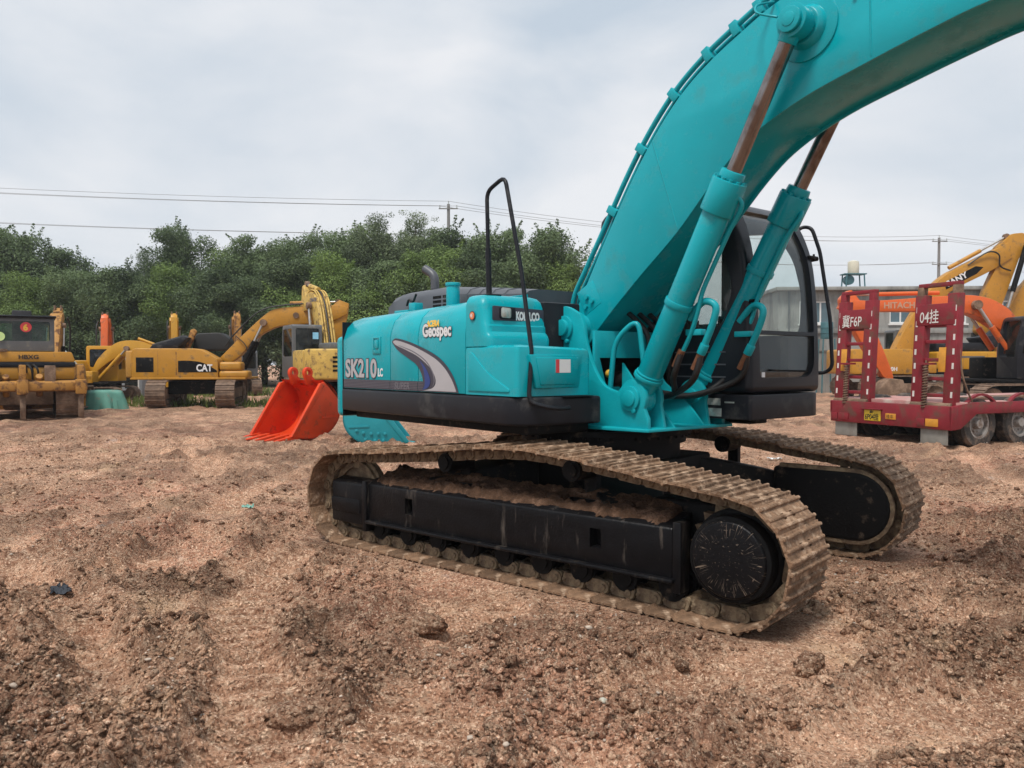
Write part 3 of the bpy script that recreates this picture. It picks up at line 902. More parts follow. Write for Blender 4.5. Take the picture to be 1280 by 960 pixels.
mb = MB(); mb.cyl((-0.09, -1.352, 1.985), (-0.09, -1.3555, 1.985), 0.036, n=20); P('badge_rim', mb, M_STRIPE)
mb = MB(); mb.cyl((-0.09, -1.3555, 1.985), (-0.09, -1.357, 1.985), 0.029, n=20); P('badge', mb, M_ORANGEP)
lettering('badge_text', '4E', 0.04, M_WHITE, EX, (-0.113, -1.3577, 1.972), X, Zv, 0.0004, 0.001, 0.8)

# ---- fuel tank cover with lamp and maker's name ------------------------------------
tank = round_poly([(-0.185, -1.345), (0.03, -1.345), (0.045, -0.72), (-0.185, -0.70)], [0, 0.07, 0.06, 0], 6)
rings = []
for z, dx, ins in ((1.745, 0.075, 0), (1.80, 0.078, 0), (1.835, 0.062, 0), (1.86, 0.035, 0), (1.905, 0.032, 0), (1.915, 0.02, 0), (2.06, 0.0, 0), (2.105, -0.012, 0.012), (2.135, -0.035, 0.035), (2.148, -0.07, 0.07)):
    rings.append([Vector((x + (dx * (x + 0.185) / 0.21), y + ins * (1 if y < -1.0 else -1), z)) for x, y in tank])
mb = MB(); mb.loft(rings); tankc = P('fuel_tank_cover', mb, M_TEAL, smooth=42)
# black name plate on the front face, with a recessed lamp
def tx(z): return 0.036 + 0.02 * max(0, (2.06 - z) / 0.145)
mb = MB(); mb.prism(round_poly([(-1.262, 1.948), (-0.745, 1.943), (-0.745, 2.045), (-1.262, 2.060)], 0.012), 'x', 0.046, 0.0555)
plate = P('name_plate', mb, M_STRIPE, 0.001)
mb = MB(); mb.prism(round_poly([(-1.200, 1.962), (-1.045, 1.958), (-1.045, 2.052), (-1.200, 2.056)], 0.02), 'x', 0.0545, 0.066); P('lamp_bezel', mb, M_DARK, 0.002)
mb = MB(); mb.prism(round_poly([(-1.190, 1.970), (-1.092, 1.966), (-1.092, 2.046), (-1.190, 2.050)], 0.02), 'x', 0.063, 0.070); P('work_lamp', mb, M_LAMP, 0.002)
lettering('maker_name', 'KOBELCO', 0.088, M_WHITE, EX, (0.0572, -1.036, 1.958), (0, 1, -0.01), (-0.03, 0, 1), 0.0008, 0.005, 0.61)

# tool box below: side with a diagonal crease, front with a pressed door
tb = round_poly([(-0.178, -1.352), (0.455, -1.352), (0.50, -0.655), (-0.178, -0.655)], [0, 0.035, 0.03, 0], 4)
rings = []
for z, q in ((1.372, 0.0), (1.70, 0.0), (1.735, 0.008), (1.752, 0.035)):
    rings.append([Vector((x - (q if x > 0 else -q * 0), y + (q if y < -1 else -q), z + 0.02 * (x > 0.3 and z > 1.6) * (-1 if y > -1 else 0))) for x, y in tb])
mb = MB(); mb.loft(rings); toolbox = P('tool_box', mb, M_TEAL, smooth=40)
mb = MB(); mb.prism(round_poly([(-0.145, 1.705), (-0.09, 1.70), (0.10, 1.545), (0.37, 1.425), (0.37, 1.40), (-0.145, 1.40)], [0.02, 0.03, 0.1, 0.02, 0.01, 0.02]), 'y', -1.360, -1.345); P('box_pressing', mb, M_TEAL, 0.007, seg=3, parent=toolbox)
mb = MB(); mb.prism([(-1.20, 1.43), (-0.77, 1.43), (-0.73, 1.68), (-1.26, 1.68)], 'x', 0.44, 0.497); door = P('tool_box_door', mb, M_TEAL, 0.010, parent=toolbox)
mb = MB(); mb.prism([(-1.165, 1.455), (-0.81, 1.455), (-0.775, 1.66), (-1.21, 1.66)], 'x', 0.44, 0.507); P('door_panel', mb, M_TEAL, 0.008, parent=toolbox)
mb = MB(); mb.box(0.5065, 0.5085, -1.02, -0.87, 1.545, 1.645); P('warning_label', mb, M_WHITE, parent=toolbox, smooth=0)
mb = MB(); mb.box(0.508, 0.509, -1.02, -0.985, 1.545, 1.645); P('label_band', mb, M_REDP, parent=toolbox, smooth=0)

# ---- handrail over the tank --------------------------------------------------------
rail = [(-0.10, -1.18, 2.13), (-0.115, -1.18, 2.55), (-0.13, -1.18, 2.97), (0.10, -1.18, 3.05), (0.30, -1.18, 2.30), (0.465, -1.22, 1.70), (0.50, -1.28, 1.33), (0.62, -1.14, 1.285), (0.58, -0.95, 1.285)]
mb = MB(); mb.tube(rounded(rail, 0.07), 0.0165, 10); hr = P('handrail', mb, M_DARK, smooth=60)
mb = MB(); mb.tube([(-0.10, -1.18, 2.12), (-0.114, -1.18, 2.52)], 0.023, 10); P('rail_sleeve', mb, M_DARK, parent=hr, smooth=60)
mb = MB(); mb.box(-0.17, -0.03, -1.25, -1.11, 2.146, 2.158); P('rail_foot', mb, M_DARK, 0.003, parent=hr)

# ---- engine hood behind ------------------------------------------------------------
mb = MB()
sec = [(-0.72, 2.10), (-0.72, 2.30), (-0.68, 2.36), (-0.58, 2.395), (0.45, 2.40), (0.56, 2.36), (0.60, 2.30), (0.60, 2.10)]
mb.loft([[Vector((x, y, 2.10 + (z - 2.10) * q)) for y, z in sec] for x, q in ((-2.45, 0.48), (-2.36, 0.74), (-2.22, 0.84), (-1.5, 0.88), (-0.9, 0.70), (-0.2, 0.48))])
hood = P('engine_hood', mb, M_HOOD, smooth=40)
mb = MB(); mb.box(-2.4, 0.0, -0.70, 1.2, 1.3, 2.12); P('engine_bay', mb, M_DARK, 0.02)
for i in range(3):
    for j in range(2):
        mb = MB(); mb.box(-1.60 + j * 0.17, -1.46 + j * 0.17, -0.7225, -0.70, 2.155 + i * 0.042, 2.180 + i * 0.042); P('hood_slot', mb, M_BLACK, parent=hood)
for x in (-1.05, -0.86, -0.68, -0.50):
    mb = MB(); mb.prism([(y * 1.0 + (0.003 if y > 0 else -0.003), 2.10 + (z - 2.10) * float(np.interp(x + 0.01, (-1.5, -0.9, -0.2), (0.88, 0.70, 0.48))) + 0.005) for y, z in sec], 'x', x, x + 0.02)
    P('hood_rib', mb, M_HOOD, 0.003, parent=hood)
for i in range(7):
    mb = MB(); mb.box(-2.33 + i * 0.05, -2.30 + i * 0.05, -0.55, -0.2, 2.300 + 0.006 * i, 2.345 + 0.003 * i); P('hood_louvre', mb, M_BLACK, parent=hood)
mb = MB(); mb.tube(rounded([(-2.02, -0.42, 2.38), (-2.02, -0.42, 2.52), (-2.15, -0.46, 2.60)], 0.1, 6), 0.045, 14); P('exhaust_pipe', mb, M_HOOD, smooth=60)
mb = MB(); mb.cyl((-1.06, -0.86, 2.12), (-1.06, -0.86, 2.335), 0.062, n=24); mb.cyl((-1.06, -0.86, 2.315), (-1.06, -0.86, 2.345), 0.07, n=24); P('fuel_filler', mb, M_TEAL, 0.004)
mb = MB(); mb.box(-1.76, -1.65, -0.90, -0.80, 2.10, 2.20); mb.box(-2.0, -1.75, -0.92, -0.86, 2.09, 2.135); P('hood_catch', mb, M_TEAL_B, 0.01)
mb = MB(); mb.tube(rounded([(-2.05, -0.74, 2.20), (-1.98, -0.76, 2.26), (-1.90, -0.76, 2.22), (-1.84, -0.76, 2.30)], 0.03), 0.012, 6); P('cable', mb, M_HOSE, smooth=60)

# ---- boom foot brackets and front frame --------------------------------------------
br = catmull([(0.19, 2.02), (0.235, 1.93), (0.275, 1.76), (0.36, 1.57), (0.475, 1.44), (0.62, 1.395)], 5) + circ(0.762, 1.346, 0.145, 115, -30, 8) + [(0.925, 1.20), (0.93, 1.118), (-0.5, 1.118), (-0.5, 1.5), (-0.36, 1.74), (-0.27, 1.95), (-0.22, 2.03), (-0.15, 2.06)] + catmull([(-0.15, 2.06), (0.02, 2.09), (0.19, 2.02)], 5)[1:-1]
for s in (-1, 1):
    mb = MB(); a, b = sorted((s * 0.435, s * 0.475)); mb.prism(br, 'y', a, b)
    bk = P('boom_bracket', mb, M_TEAL_B, 0.006)
    cut(bk, MB().cyl((-0.17, -1, 1.98), (-0.17, 1, 1.98), 0.026, n=16))
    lug = circ(0.762, 1.346, 0.14, 200, -20, 14) + [(0.93, 1.118), (0.55, 1.118)]
    mb = MB(); a, b = sorted((s * 0.255, s * 0.290)); mb.prism(lug, 'y', a, b); P('cylinder_lug', mb, M_TEAL_B, 0.006)
    mb = MB(); mb.cyl((0.762, s * 0.23, 1.346), (0.762, s * 0.515, 1.346), 0.062, n=24); mb.cyl((0.762, s * 0.475, 1.346), (0.762, s * 0.50, 1.346), 0.095, n=24)
    mb.cyl((0.80, s * 0.475, 1.255), (0.80, s * 0.50, 1.255), 0.022, n=8); P('cylinder_pin', mb, M_TEAL_B, 0.004)
    mb = MB(); mb.cyl((0.02, s * 0.30, 1.911), (0.02, s * 0.53, 1.911), 0.068, n=24); mb.cyl((0.02, s * 0.475, 1.911), (0.02, s * 0.50, 1.911), 0.10, n=24)
    mb.cyl((0.06, s * 0.475, 1.80), (0.06, s * 0.505, 1.80), 0.02, n=8); P('boom_foot_pin', mb, M_TEAL_B, 0.004)
mb = MB(); mb.prism([(0.22, -0.60), (0.62, -0.57), (0.96, -0.50), (0.97, 0.52), (0.60, 0.90), (0.22, 0.9)], 'z', 1.098, 1.122); P('front_plate', mb, M_TEAL_B, 0.004)
mb = MB(); mb.box(0.30, 0.33, -0.435, 0.435, 1.12, 1.88)
wall = P('cross_wall', mb, M_TEAL_B, 0.004)
cut(wall, MB().prism([(-0.30, 1.42), (0.33, 1.42), (0.33, 1.66), (-0.38, 1.66)], 'x', 0.2, 0.5))
mb = MB(); mb.box(0.36, 0.52, -0.2, 0.35, 1.12, 1.36); mb.cyl((0.36, -0.05, 1.45), (0.18, -0.05, 1.45), 0.10, n=18); P('valve_block', mb, M_BLACK, 0.02)
mb = MB(); mb.cyl((0.335, -0.25, 1.53), (0.30, -0.25, 1.53), 0.035, n=12); P('brass_plug', mb, M_YELLOWP)
# gussets right of the near lug
for y in (-0.18, 0.18):
    mb = MB(); mb.prism([(0.40, 1.12), (0.95, 1.12), (0.80, 1.28), (0.55, 1.45), (0.40, 1.62)], 'y', y - 0.012, y + 0.012); P('gusset', mb, M_TEAL_B, 0.003)

# ---- boom --------------------------------------------------------------------------
b_top = catmull([(-0.145, 1.945), (-0.085, 2.04), (-0.02, 2.10), (0.305, 2.625), (0.676, 3.172), (0.992, 3.528), (1.284, 3.742), (1.62, 3.905), (1.9, 4.012), (2.35, 4.10), (3.0, 4.13), (4.2, 3.98), (5.45, 3.66)], 5)
b_bot = catmull([(5.45, 3.36), (4.3, 3.575), (3.7, 3.60), (3.176, 3.567), (2.875, 3.517), (2.5, 3.435), (2.072, 3.329), (1.709, 3.179), (1.443, 2.985), (1.052, 2.600), (0.705, 2.318), (0.40, 2.06), (0.16, 1.84)], 5)
foot = circ(0.02, 1.911, 0.165, -25, -190, 8)
outline = list(b_top) + list(b_bot) + foot
def inset2d(poly, d):
    n = len(poly); out = []
    area = sum(poly[i][0] * poly[(i + 1) % n][1] - poly[(i + 1) % n][0] * poly[i][1] for i in range(n))
    sg = 1 if area > 0 else -1
    for i in range(n):
        a, b, c = (Vector((*poly[j % n], 0)) for j in (i - 1, i, i + 1))
        e = (c - a)
        if e.length < 1e-6: out.append(poly[i]); continue
        nn = Vector((-e.y, e.x, 0)).normalized() * sg
        out.append((b.x + nn.x * d, b.y + nn.y * d))
    return out
mb = MB()
mb.prism(outline, 'y', -0.292, -0.274); mb.prism(outline, 'y', 0.274, 0.292)
mb.prism(inset2d(outline, 0.018), 'y', -0.2735, 0.2735)
boom = P('boom', mb, M_TEAL, 0.003, smooth=30)
mb = MB(); mb.cyl((0.02, -0.43, 1.911), (0.02, 0.43, 1.911), 0.12, n=28); P('boom_foot_tube', mb, M_TEAL_B, 0.006)
BP = Vector((2.095, 0, 3.767))
for s in (-1, 1):
    mb = MB()
    mb.cyl((BP.x, s * 0.285, BP.z), (BP.x, s * 0.305, BP.z), 0.215, n=40)
    mb.cyl((BP.x, s * 0.29, BP.z), (BP.x, s * 0.355, BP.z), 0.15, 0.115, n=32)
    P('rod_boss', mb, M_TEAL, 0.006, parent=boom)
    mb = MB(); mb.cyl((BP.x, s * 0.35, BP.z), (BP.x, s * 0.50, BP.z), 0.058, n=24); mb.cyl((BP.x, s * 0.485, BP.z), (BP.x, s * 0.51, BP.z), 0.08, n=24)
    mb.cyl((BP.x, s * 0.505, BP.z), (BP.x, s * 0.515, BP.z), 0.045, n=20)
    P('rod_pin', mb, M_TEAL_B, 0.004)
mb = MB(); mb.box(0.03, 0.24, -0.2955, -0.290, 2.02, 2.24, Matrix.Translation((0.06, 0, 2.11)) @ Matrix.Rotation(rad(-28), 4, 'Y') @ Matrix.Translation((-0.06, 0, -2.11)))
P('boom_patch', mb, M_TEAL, 0.003, parent=boom)
for x, z in ((0.10, 2.17), (0.165, 2.135), (0.09, 2.09)):
    mb = MB(); mb.cyl((x, -0.295, z), (x, -0.318, z), 0.02, n=10); P('patch_bolt', mb, M_TEAL_B, parent=boom)
for (xa, za), (xb, zb) in (((1.06, 2.60), (0.80, 3.33)), ((2.52, 3.45), (2.50, 4.10))):
    mb = MB(); mb.tube([(xa + (xb - xa) * q, -0.2925, za + (zb - za) * q) for q in np.linspace(0.02, 0.98, 30)], [0.0045 + 0.0012 * (i % 2) for i in range(30)], 6); P('weld_bead', mb, M_TEAL_B, parent=boom, smooth=60)
mb = MB(); mb.box(2.62, 2.70, -0.312, -0.29, 3.80, 3.835); P('lifting_lug', mb, M_TEAL_B, 0.006, parent=boom)
mb = MB(); mb.cyl((2.42, -0.29, 3.86), (2.42, -0.31, 3.86), 0.014, n=8); P('grease_point', mb, M_TEAL_B, parent=boom)
mb = MB(); mb.tube(rounded([(3.05, -0.299, 4.02), (3.04, -0.299, 3.70), (3.04, -0.299, 3.67)], 0.05), 0.007, 6); P('grease_line', mb, M_TEAL_B, parent=boom, smooth=60)
# arm beyond the boom tip, hanging free
mb = MB()
mb.prism(round_poly([(5.20, 3.66), (5.62, 3.86), (5.95, 3.70), (5.62, 3.2), (5.32, 1.0), (5.12, 0.98), (5.02, 1.15), (5.10, 3.1)], 0.1), 'y', -0.18, 0.18); P('arm', mb, M_TEAL, 0.008)
mb = MB(); mb.cyl((5.38, -0.34, 3.51), (5.38, 0.34, 3.51), 0.07, n=20); P('arm_pin', mb, M_TEAL_B)

# pipes along the back of the boom, with clamps
def offset_line(line, d):
    out = []
    for i, p in enumerate(line):
        a, b = line[max(i - 1, 0)], line[min(i + 1, len(line) - 1)]
        e = Vector((b[0] - a[0], b[1] - a[1], 0)).normalized()
        out.append((p[0] - e.y * d, p[1] + e.x * d))
    return out
back_line = catmull([(-0.02, 2.10), (0.305, 2.625), (0.676, 3.172), (0.992, 3.528), (1.284, 3.742), (1.62, 3.905), (1.9, 4.012), (2.35, 4.10), (3.0, 4.13)], 6)
ol = offset_line(back_line, 0.085)
for k, (y, r) in enumerate(((-0.268, 0.021), (-0.195, 0.021), (0.16, 0.021), (0.225, 0.021))):
    low = [(-0.13 - 0.0 * k, y, 2.02), (-0.09, y, 2.20), (0.02, y, 2.36)]
    pts = [Vector(p) for p in low] + [Vector((p[0], y, p[1])) for p in ol[6:]]
    mb = MB(); mb.tube(rounded(pts, 0.08), r, 10); P('boom_pipe', mb, M_TEAL_B, smooth=60)
for i in (8, 13, 19, 25, 29, 33, 37, 42):
    p, q = ol[i], ol[i + 1]
    a = math.atan2(q[1] - p[1], q[0] - p[0])
    M = Matrix.Translation((p[0], 0, p[1])) @ Matrix.Rotation(-a, 4, 'Y')
    mb = MB(); mb.box(-0.032, 0.032, -0.298, -0.165, -0.075, 0.034, M); mb.box(-0.02, 0.02, -0.24, -0.22, 0.03, 0.05, M); P('pipe_clamp', mb, M_TEAL_B, 0.006)
mb = MB(); mb.tube(rounded([(-0.42, -0.15, 1.9), (-0.30, -0.16, 2.15), (-0.22, -0.18, 2.12), (-0.13, -0.2, 2.02)], 0.1), 0.022, 8); P('boom_hose', mb, M_HOSE, smooth=60)
mb = MB(); mb.tube(rounded([(0.14, 0.15, 2.35), (0.30, 0.2, 2.95), (0.55, 0.2, 3.22)], 0.2), 0.03, 10); P('boom_hose', mb, M_HOSE, smooth=60)
mb = MB(); mb.tube(catmull([(1.86, -0.30, 4.01), (1.80, -0.40, 3.98), (1.84, -0.46, 3.90), (1.98, -0.45, 3.83)], 5), 0.008, 6); P('grease_hose', mb, M_TEAL_B, smooth=60)

# ---- boom cylinders ----------------------------------------------------------------
for s in (-1, 1):
    p0 = Vector((0.762, s * 0.375, 1.346)); p1 = Vector((BP.x, s * 0.425, BP.z))
    d = (p1 - p0).normalized(); Lc = (p1 - p0).length
    at = lambda t: p0 + d * t
    mb = MB()
    mb.cyl(at(0.13), at(1.62), 0.098, n=36)
    mb.cyl(at(0.02), at(0.16), 0.075, 0.098, n=30)
    mb.cyl((0.762, s * 0.315, 1.346), (0.762, s * 0.425, 1.346), 0.115, n=30)
    barrel = P('cylinder_barrel', mb, M_TEAL_B if False else M_TEAL, 0.006)
    for t, r, w in ((0.17, 0.116, 0.03), (0.205, 0.108, 0.015), (1.10 if s > 0 else 0.78, 0.108, 0.045)):
        mb = MB(); mb.cyl(at(t), at(t + w), r, n=30); P('cylinder_band', mb, M_TEAL_B, 0.003, parent=barrel)
    mb = MB(); mb.cyl(at(1.50), at(1.735), 0.122, n=36); mb.cyl(at(1.735), at(1.80), 0.092, 0.085, n=30)
    gl = P('cylinder_gland', mb, M_TEAL, 0.006)
    u = d.orthogonal().normalized(); w = d.cross(u)
    for i in range(12):
        a = 2 * math.pi * i / 12
        q = at(1.72) + (u * math.cos(a) + w * math.sin(a)) * 0.103
        mb = MB(); mb.cyl(q, q + d * 0.03, 0.014, n=6); P('gland_bolt', mb, M_TEAL_B, parent=gl)
    mb = MB(); mb.cyl(at(1.78), at(Lc - 0.08), 0.0525, n=28); P('cylinder_rod', mb, M_CHROME)
    mb = MB(); mb.cyl(at(Lc - 0.13), at(Lc), 0.062, 0.075, n=24); mb.cyl((BP.x, p1.y - 0.055, BP.z), (BP.x, p1.y + 0.055, BP.z), 0.105, n=30); P('rod_eye', mb, M_TEAL, 0.006)
    # feed pipes strapped to the barrel
    side = Vector((0, -1, 0)) if s > 0 else Vector((0, 1, 0))
    fw = d.cross(side).normalized()
    if fw.x < 0: fw = -fw
    pipe = [at(0.42) + fw * 0.15 + side * 0.06, at(0.62) + fw * 0.16 + side * 0.06, at(0.80) + fw * 0.15 + side * 0.05, at(0.95) + fw * 0.11 + side * 0.05, at(1.45) + fw * 0.115 + side * 0.06, at(1.62) + fw * 0.15 + side * 0.05, at(1.66) + fw * 0.10]
    mb = MB(); mb.tube(rounded(pipe, 0.08), 0.017, 9); P('cylinder_pipe', mb, M_TEAL_B, smooth=60)
    arch = [at(0.58) + fw * 0.28 + side * 0.10, at(0.80) + fw * 0.27 + side * 0.10, at(0.92) + fw * 0.24 + side * 0.10, at(0.90) + fw * 0.12 + side * 0.08, at(0.72) + fw * 0.08 + side * 0.08]
    mb = MB(); mb.tube(rounded(arch, 0.10, 6), 0.026, 10); P('cylinder_pipe', mb, M_TEAL_B, smooth=60)
    mb = MB(); mb.cyl(at(0.62) + fw * 0.28 + side * 0.10, at(0.54) + fw * 0.28 + side * 0.10, 0.034, n=12); P('pipe_flange', mb, M_TEAL_B, 0.003)
    mb = MB(); M = Matrix.Translation(at(0.66) + fw * 0.17 + side * 0.09); mb.box(-0.07, 0.07, -0.03, 0.03, -0.022, 0.022, M); P('pipe_bracket', mb, M_TEAL_B, 0.004)
    # hoses looping down to the valve
    for k in range(2):
        a = at(0.54 - 0.05 * k) + fw * (0.28 - 0.13 * k) + side * (0.10 - 0.05 * k)
        e = Vector((0.50, s * 0.12 + 0.05 * k, 1.34 + 0.03 * k))
        mid1 = a - d * 0.22 + Vector((0.03, 0, 0)); mid2 = Vector((0.86, s * 0.16 + 0.05 * k, 1.36))
        mb = MB(); mb.tube(catmull([a, mid1, mid2, e], 7), 0.0245, 9); P('hydraulic_hose', mb, M_HOSE, smooth=60)
        mb = MB(); mb.cyl(a + d * 0.01, a - d * 0.13, 0.0275, n=10); P('hose_fitting', mb, M_RUST)
for k in range(3):
    mb = MB(); mb.tube(catmull([(0.32, -0.05 + 0.13 * k, 2.05), (0.52, -0.02 + 0.13 * k, 1.85), (0.50, 0.02 + 0.13 * k, 1.55), (0.44, 0.05 + 0.12 * k, 1.32)], 7), 0.022, 8); P('hydraulic_hose', mb, M_HOSE, smooth=60)
mb = MB(); mb.tube(rounded([(0.36, -0.30, 1.30), (0.42, -0.30, 1.80), (0.62, -0.24, 1.98), (0.66, -0.2, 1.5)], 0.12, 6), 0.022, 8); P('valve_pipe', mb, M_TEAL_B, smooth=60)

# ---- cab -----------------------------------------------------------------------------
fp = [(1.285, 1.375), (1.283, 1.70), (1.262, 2.10), (1.225, 2.42), (1.165, 2.63), (1.07, 2.81), (0.93, 2.93), (0.75, 2.985)]
fpc = catmull(fp, 4)
CY0, CY1 = 0.30, 1.325
prof = fpc + [(-0.28, 2.99), (-0.36, 2.93), (-0.40, 1.375)]
mb = MB(); mb.prism(prof, 'y', CY0, CY1)
cab = P('cab', mb, mat('cab_paint', (0.008, 0.009, 0.013, 1), 0.33, spec=0.3, var=0.1, scale=5, dirt=(0.03, 0.03, 0.034, 1), dirt_amt=0.1, dirt_scale=4), 0.055, seg=4)
inner = [(x - 0.055 if x > 0 else x + 0.06, min(max(z, 1.44), 2.90)) for x, z in prof]
inner = [(x, z) for x, z in inner]
c_in = MB().prism([(1.225, 1.46), (1.225, 1.70), (1.205, 2.10), (1.168, 2.38), (1.11, 2.57), (1.02, 2.74), (0.90, 2.84), (0.74, 2.895), (-0.26, 2.90), (-0.33, 2.86), (-0.33, 1.46)], 'y', CY0 + 0.055, CY1 - 0.055)
w_up = MB().prism(round_poly([(0.425, 1.875), (1.225, 1.875), (1.225, 2.50), (1.16, 2.86), (0.49, 2.86), (0.425, 2.50)], [0.02, 0.02, 0.3, 0.1, 0.1, 0.3], 5), 'x', 0.78, 1.6)
w_lo = MB().prism(round_poly([(0.435, 1.50), (1.215, 1.50), (1.225, 1.845), (0.425, 1.845)], [0.05, 0.16, 0.01, 0.01], 6), 'x', 0.9, 1.6)
w_side = MB().prism(round_poly([(-0.24, 1.90), (1.02, 1.90), (1.12, 2.20), (1.04, 2.50), (0.86, 2.76), (-0.24, 2.80)], 0.09, 5), 'y', 0.0, 0.36)
w_side2 = MB().prism(round_poly([(-0.24, 1.90), (0.30, 1.90), (0.30, 2.80), (-0.24, 2.80)], 0.07, 4), 'y', 1.2, 1.6)
w_door = MB().prism(round_poly([(0.40, 1.86), (1.11, 1.86), (1.13, 2.20), (1.05, 2.50), (0.88, 2.76), (0.40, 2.80)], 0.09, 5), 'y', 1.2, 1.6)
w_back = MB().prism(round_poly([(0.42, 1.90), (1.20, 1.90), (1.20, 2.78), (0.42, 2.78)], 0.08, 4), 'x', -0.9, -0.2)
cut(cab, c_in, w_up, w_lo, w_side, w_side2, w_door, w_back)
def curved_pane(name, z0, z1, y0, y1, off=0.028):
    line = [(x - off, z) for x, z in fpc if z0 < z < z1]
    xa = np.interp(z0, [p[1] for p in fpc], [p[0] for p in fpc]) - off; xb = np.interp(z1, [p[1] for p in fpc], [p[0] for p in fpc]) - off
    line = [(xa, z0)] + line + [(xb, z1)]
    poly = line + [(x - 0.006, z) for x, z in line[::-1]]
    mb = MB(); mb.prism(poly, 'y', y0, y1)
    return P(name, mb, G_CAB, parent=cab, smooth=60)
curved_pane('windshield', 1.868, 2.885, 0.40, 1.25)
curved_pane('lower_windshield', 1.47, 1.85, 0.40, 1.25)
mb = MB(); mb.prism(round_poly([(-0.27, 1.87), (1.05, 1.87), (1.15, 2.20), (1.07, 2.53), (0.88, 2.79), (-0.27, 2.83)], 0.09, 5), 'y', 0.322, 0.328); P('side_window', mb, glass('side_glass', (0.75, 0.77, 0.75, 1), 1.0), parent=cab)
mb = MB(); mb.box(-0.27, 0.33, 1.292, 1.298, 1.87, 2.83); P('side_window', mb, G_CAB, parent=cab)
mb = MB(); mb.prism([(0.37, 1.59), (1.12, 1.59), (1.15, 2.20), (1.07, 2.53), (0.90, 2.79), (0.37, 2.83)], 'y', 1.292, 1.298); P('door_window', mb, G_CAB, parent=cab)
mb = MB(); mb.box(-0.375, -0.369, 0.39, 1.23, 1.87, 2.81); P('rear_window', mb, G_CAB, parent=cab)
mb = MB(); mb.box(1.212, 1.262, 0.385, 1.262, 1.847, 1.870); P('windshield_rail', mb, M_BLACK, 0.004, parent=cab)
# windshield frame seal, wiper, handles
mb = MB(); mb.tube(rounded([(1.268, 1.13, 1.55), (1.272, 0.60, 1.56)], 0.02), 0.008, 6); P('wiper', mb, M_BLACK, parent=cab)
for z, x, y in ((2.10, 1.262, 0.365), (2.52, 1.195, 1.285)):
    mb = MB(); mb.box(x - 0.01, x + 0.035, y - 0.045, y + 0.045, z - 0.012, z + 0.012); mb.cyl((x + 0.02, y + 0.03, z - 0.03), (x + 0.02, y + 0.03, z + 0.03), 0.01, n=8); P('window_latch', mb, M_BLACK, 0.003, parent=cab)
mb = MB(); mb.box(1.284, 1.289, 0.455, 0.495, 1.505, 1.545); P('round_sticker', mb, M_WHITE, parent=cab)
# step box under the cab
mb = MB(); mb.prism(round_poly([(0.10, 0.29), (1.30, 0.29), (1.30, 1.33), (0.10, 1.33)], [0.01, 0.03, 0.16, 0.01], 6), 'z', 1.172, 1.368); cbx = P('cab_base', mb, M_DARK, 0.045, seg=4)
mb = MB(); mb.box(0.86, 1.02, 0.286, 0.292, 1.28, 1.335); mb.box(0.80, 1.03, 0.286, 0.292, 1.19, 1.255); P('base_sticker', mb, M_LAMP, parent=cbx, smooth=0)
mb = MB(); mb.box(1.06, 1.15, 0.286, 0.292, 1.30, 1.312); P('base_sticker', mb, M_LAMP, parent=cbx, smooth=0)
for z in (1.50, 1.60, 1.70):
    mb = MB(); mb.box(0.55, 1.06, 0.294, 0.300, z, z + 0.012); P('cab_groove', mb, M_HOOD, parent=cab, smooth=0)
# inside
mb = MB(); mb.box(-0.10, 0.38, 0.55, 1.05, 1.46, 1.88); st = P('seat', mb, M_SEAT, 0.06, parent=cab)
mb = MB(); mb.box(-0.20, -0.06, 0.56, 1.04, 1.85, 2.45, Matrix.Translation((-0.1, 0, 1.9)) @ Matrix.Rotation(rad(-10), 4, 'Y') @ Matrix.Translation((0.1, 0, -1.9))); P('backrest', mb, M_SEAT, 0.06, parent=cab)
for y in (0.40, 1.08):
    mb = MB(); mb.box(0.0, 0.62, y, y + 0.13, 1.46, 1.98); mb.cyl((0.55, y + 0.06, 1.98), (0.58, y + 0.06, 2.16), 0.02, n=8); mb.cyl((0.58, y + 0.06, 2.12), (0.585, y + 0.06, 2.22), 0.035, n=10); P('control_console', mb, M_SEAT, 0.02, parent=cab)
for y in (0.70, 0.86):
    mb = MB(); mb.tube([(0.85, y, 1.46), (0.98, y, 1.62), (0.86, y, 1.92)], 0.014, 8); mb.box(0.88, 1.05, y - 0.05, y + 0.05, 1.55, 1.57); P('travel_pedal', mb, M_BLACK, 0.002, parent=cab)
mb = MB(); mb.box(0.90, 0.98, 0.40, 0.55, 1.80, 2.0); P('monitor', mb, M_BLACK, 0.012, parent=cab)
mb = MB(); mb.box(1.12, 1.21, 0.95, 1.26, 1.47, 1.84); P('front_trim', mb, M_SEAT, 0.03, parent=cab)
# door-side grab rail
gr = [(1.0, 1.335, 2.74), (1.03, 1.43, 2.82), (1.12, 1.44, 2.80), (1.20, 1.44, 2.58), (1.30, 1.44, 2.0), (1.325, 1.44, 1.58), (1.26, 1.43, 1.53), (1.18, 1.33, 1.535)]
mb = MB(); mb.tube(rounded(gr, 0.05), 0.0165, 10); P('grab_rail', mb, M_DARK, smooth=60)
mb = MB(); mb.tube([(1.15, 1.31, 2.50), (1.20, 1.40, 2.52)], 0.02, 8); P('rail_stub', mb, M_BLACK, smooth=60)
# far-side walkway box
mb = MB(); mb.box(-2.2, -0.65, 0.62, 1.34, 1.37, 2.05); P('left_side_housing', mb, M_TEAL, 0.05, seg=3)
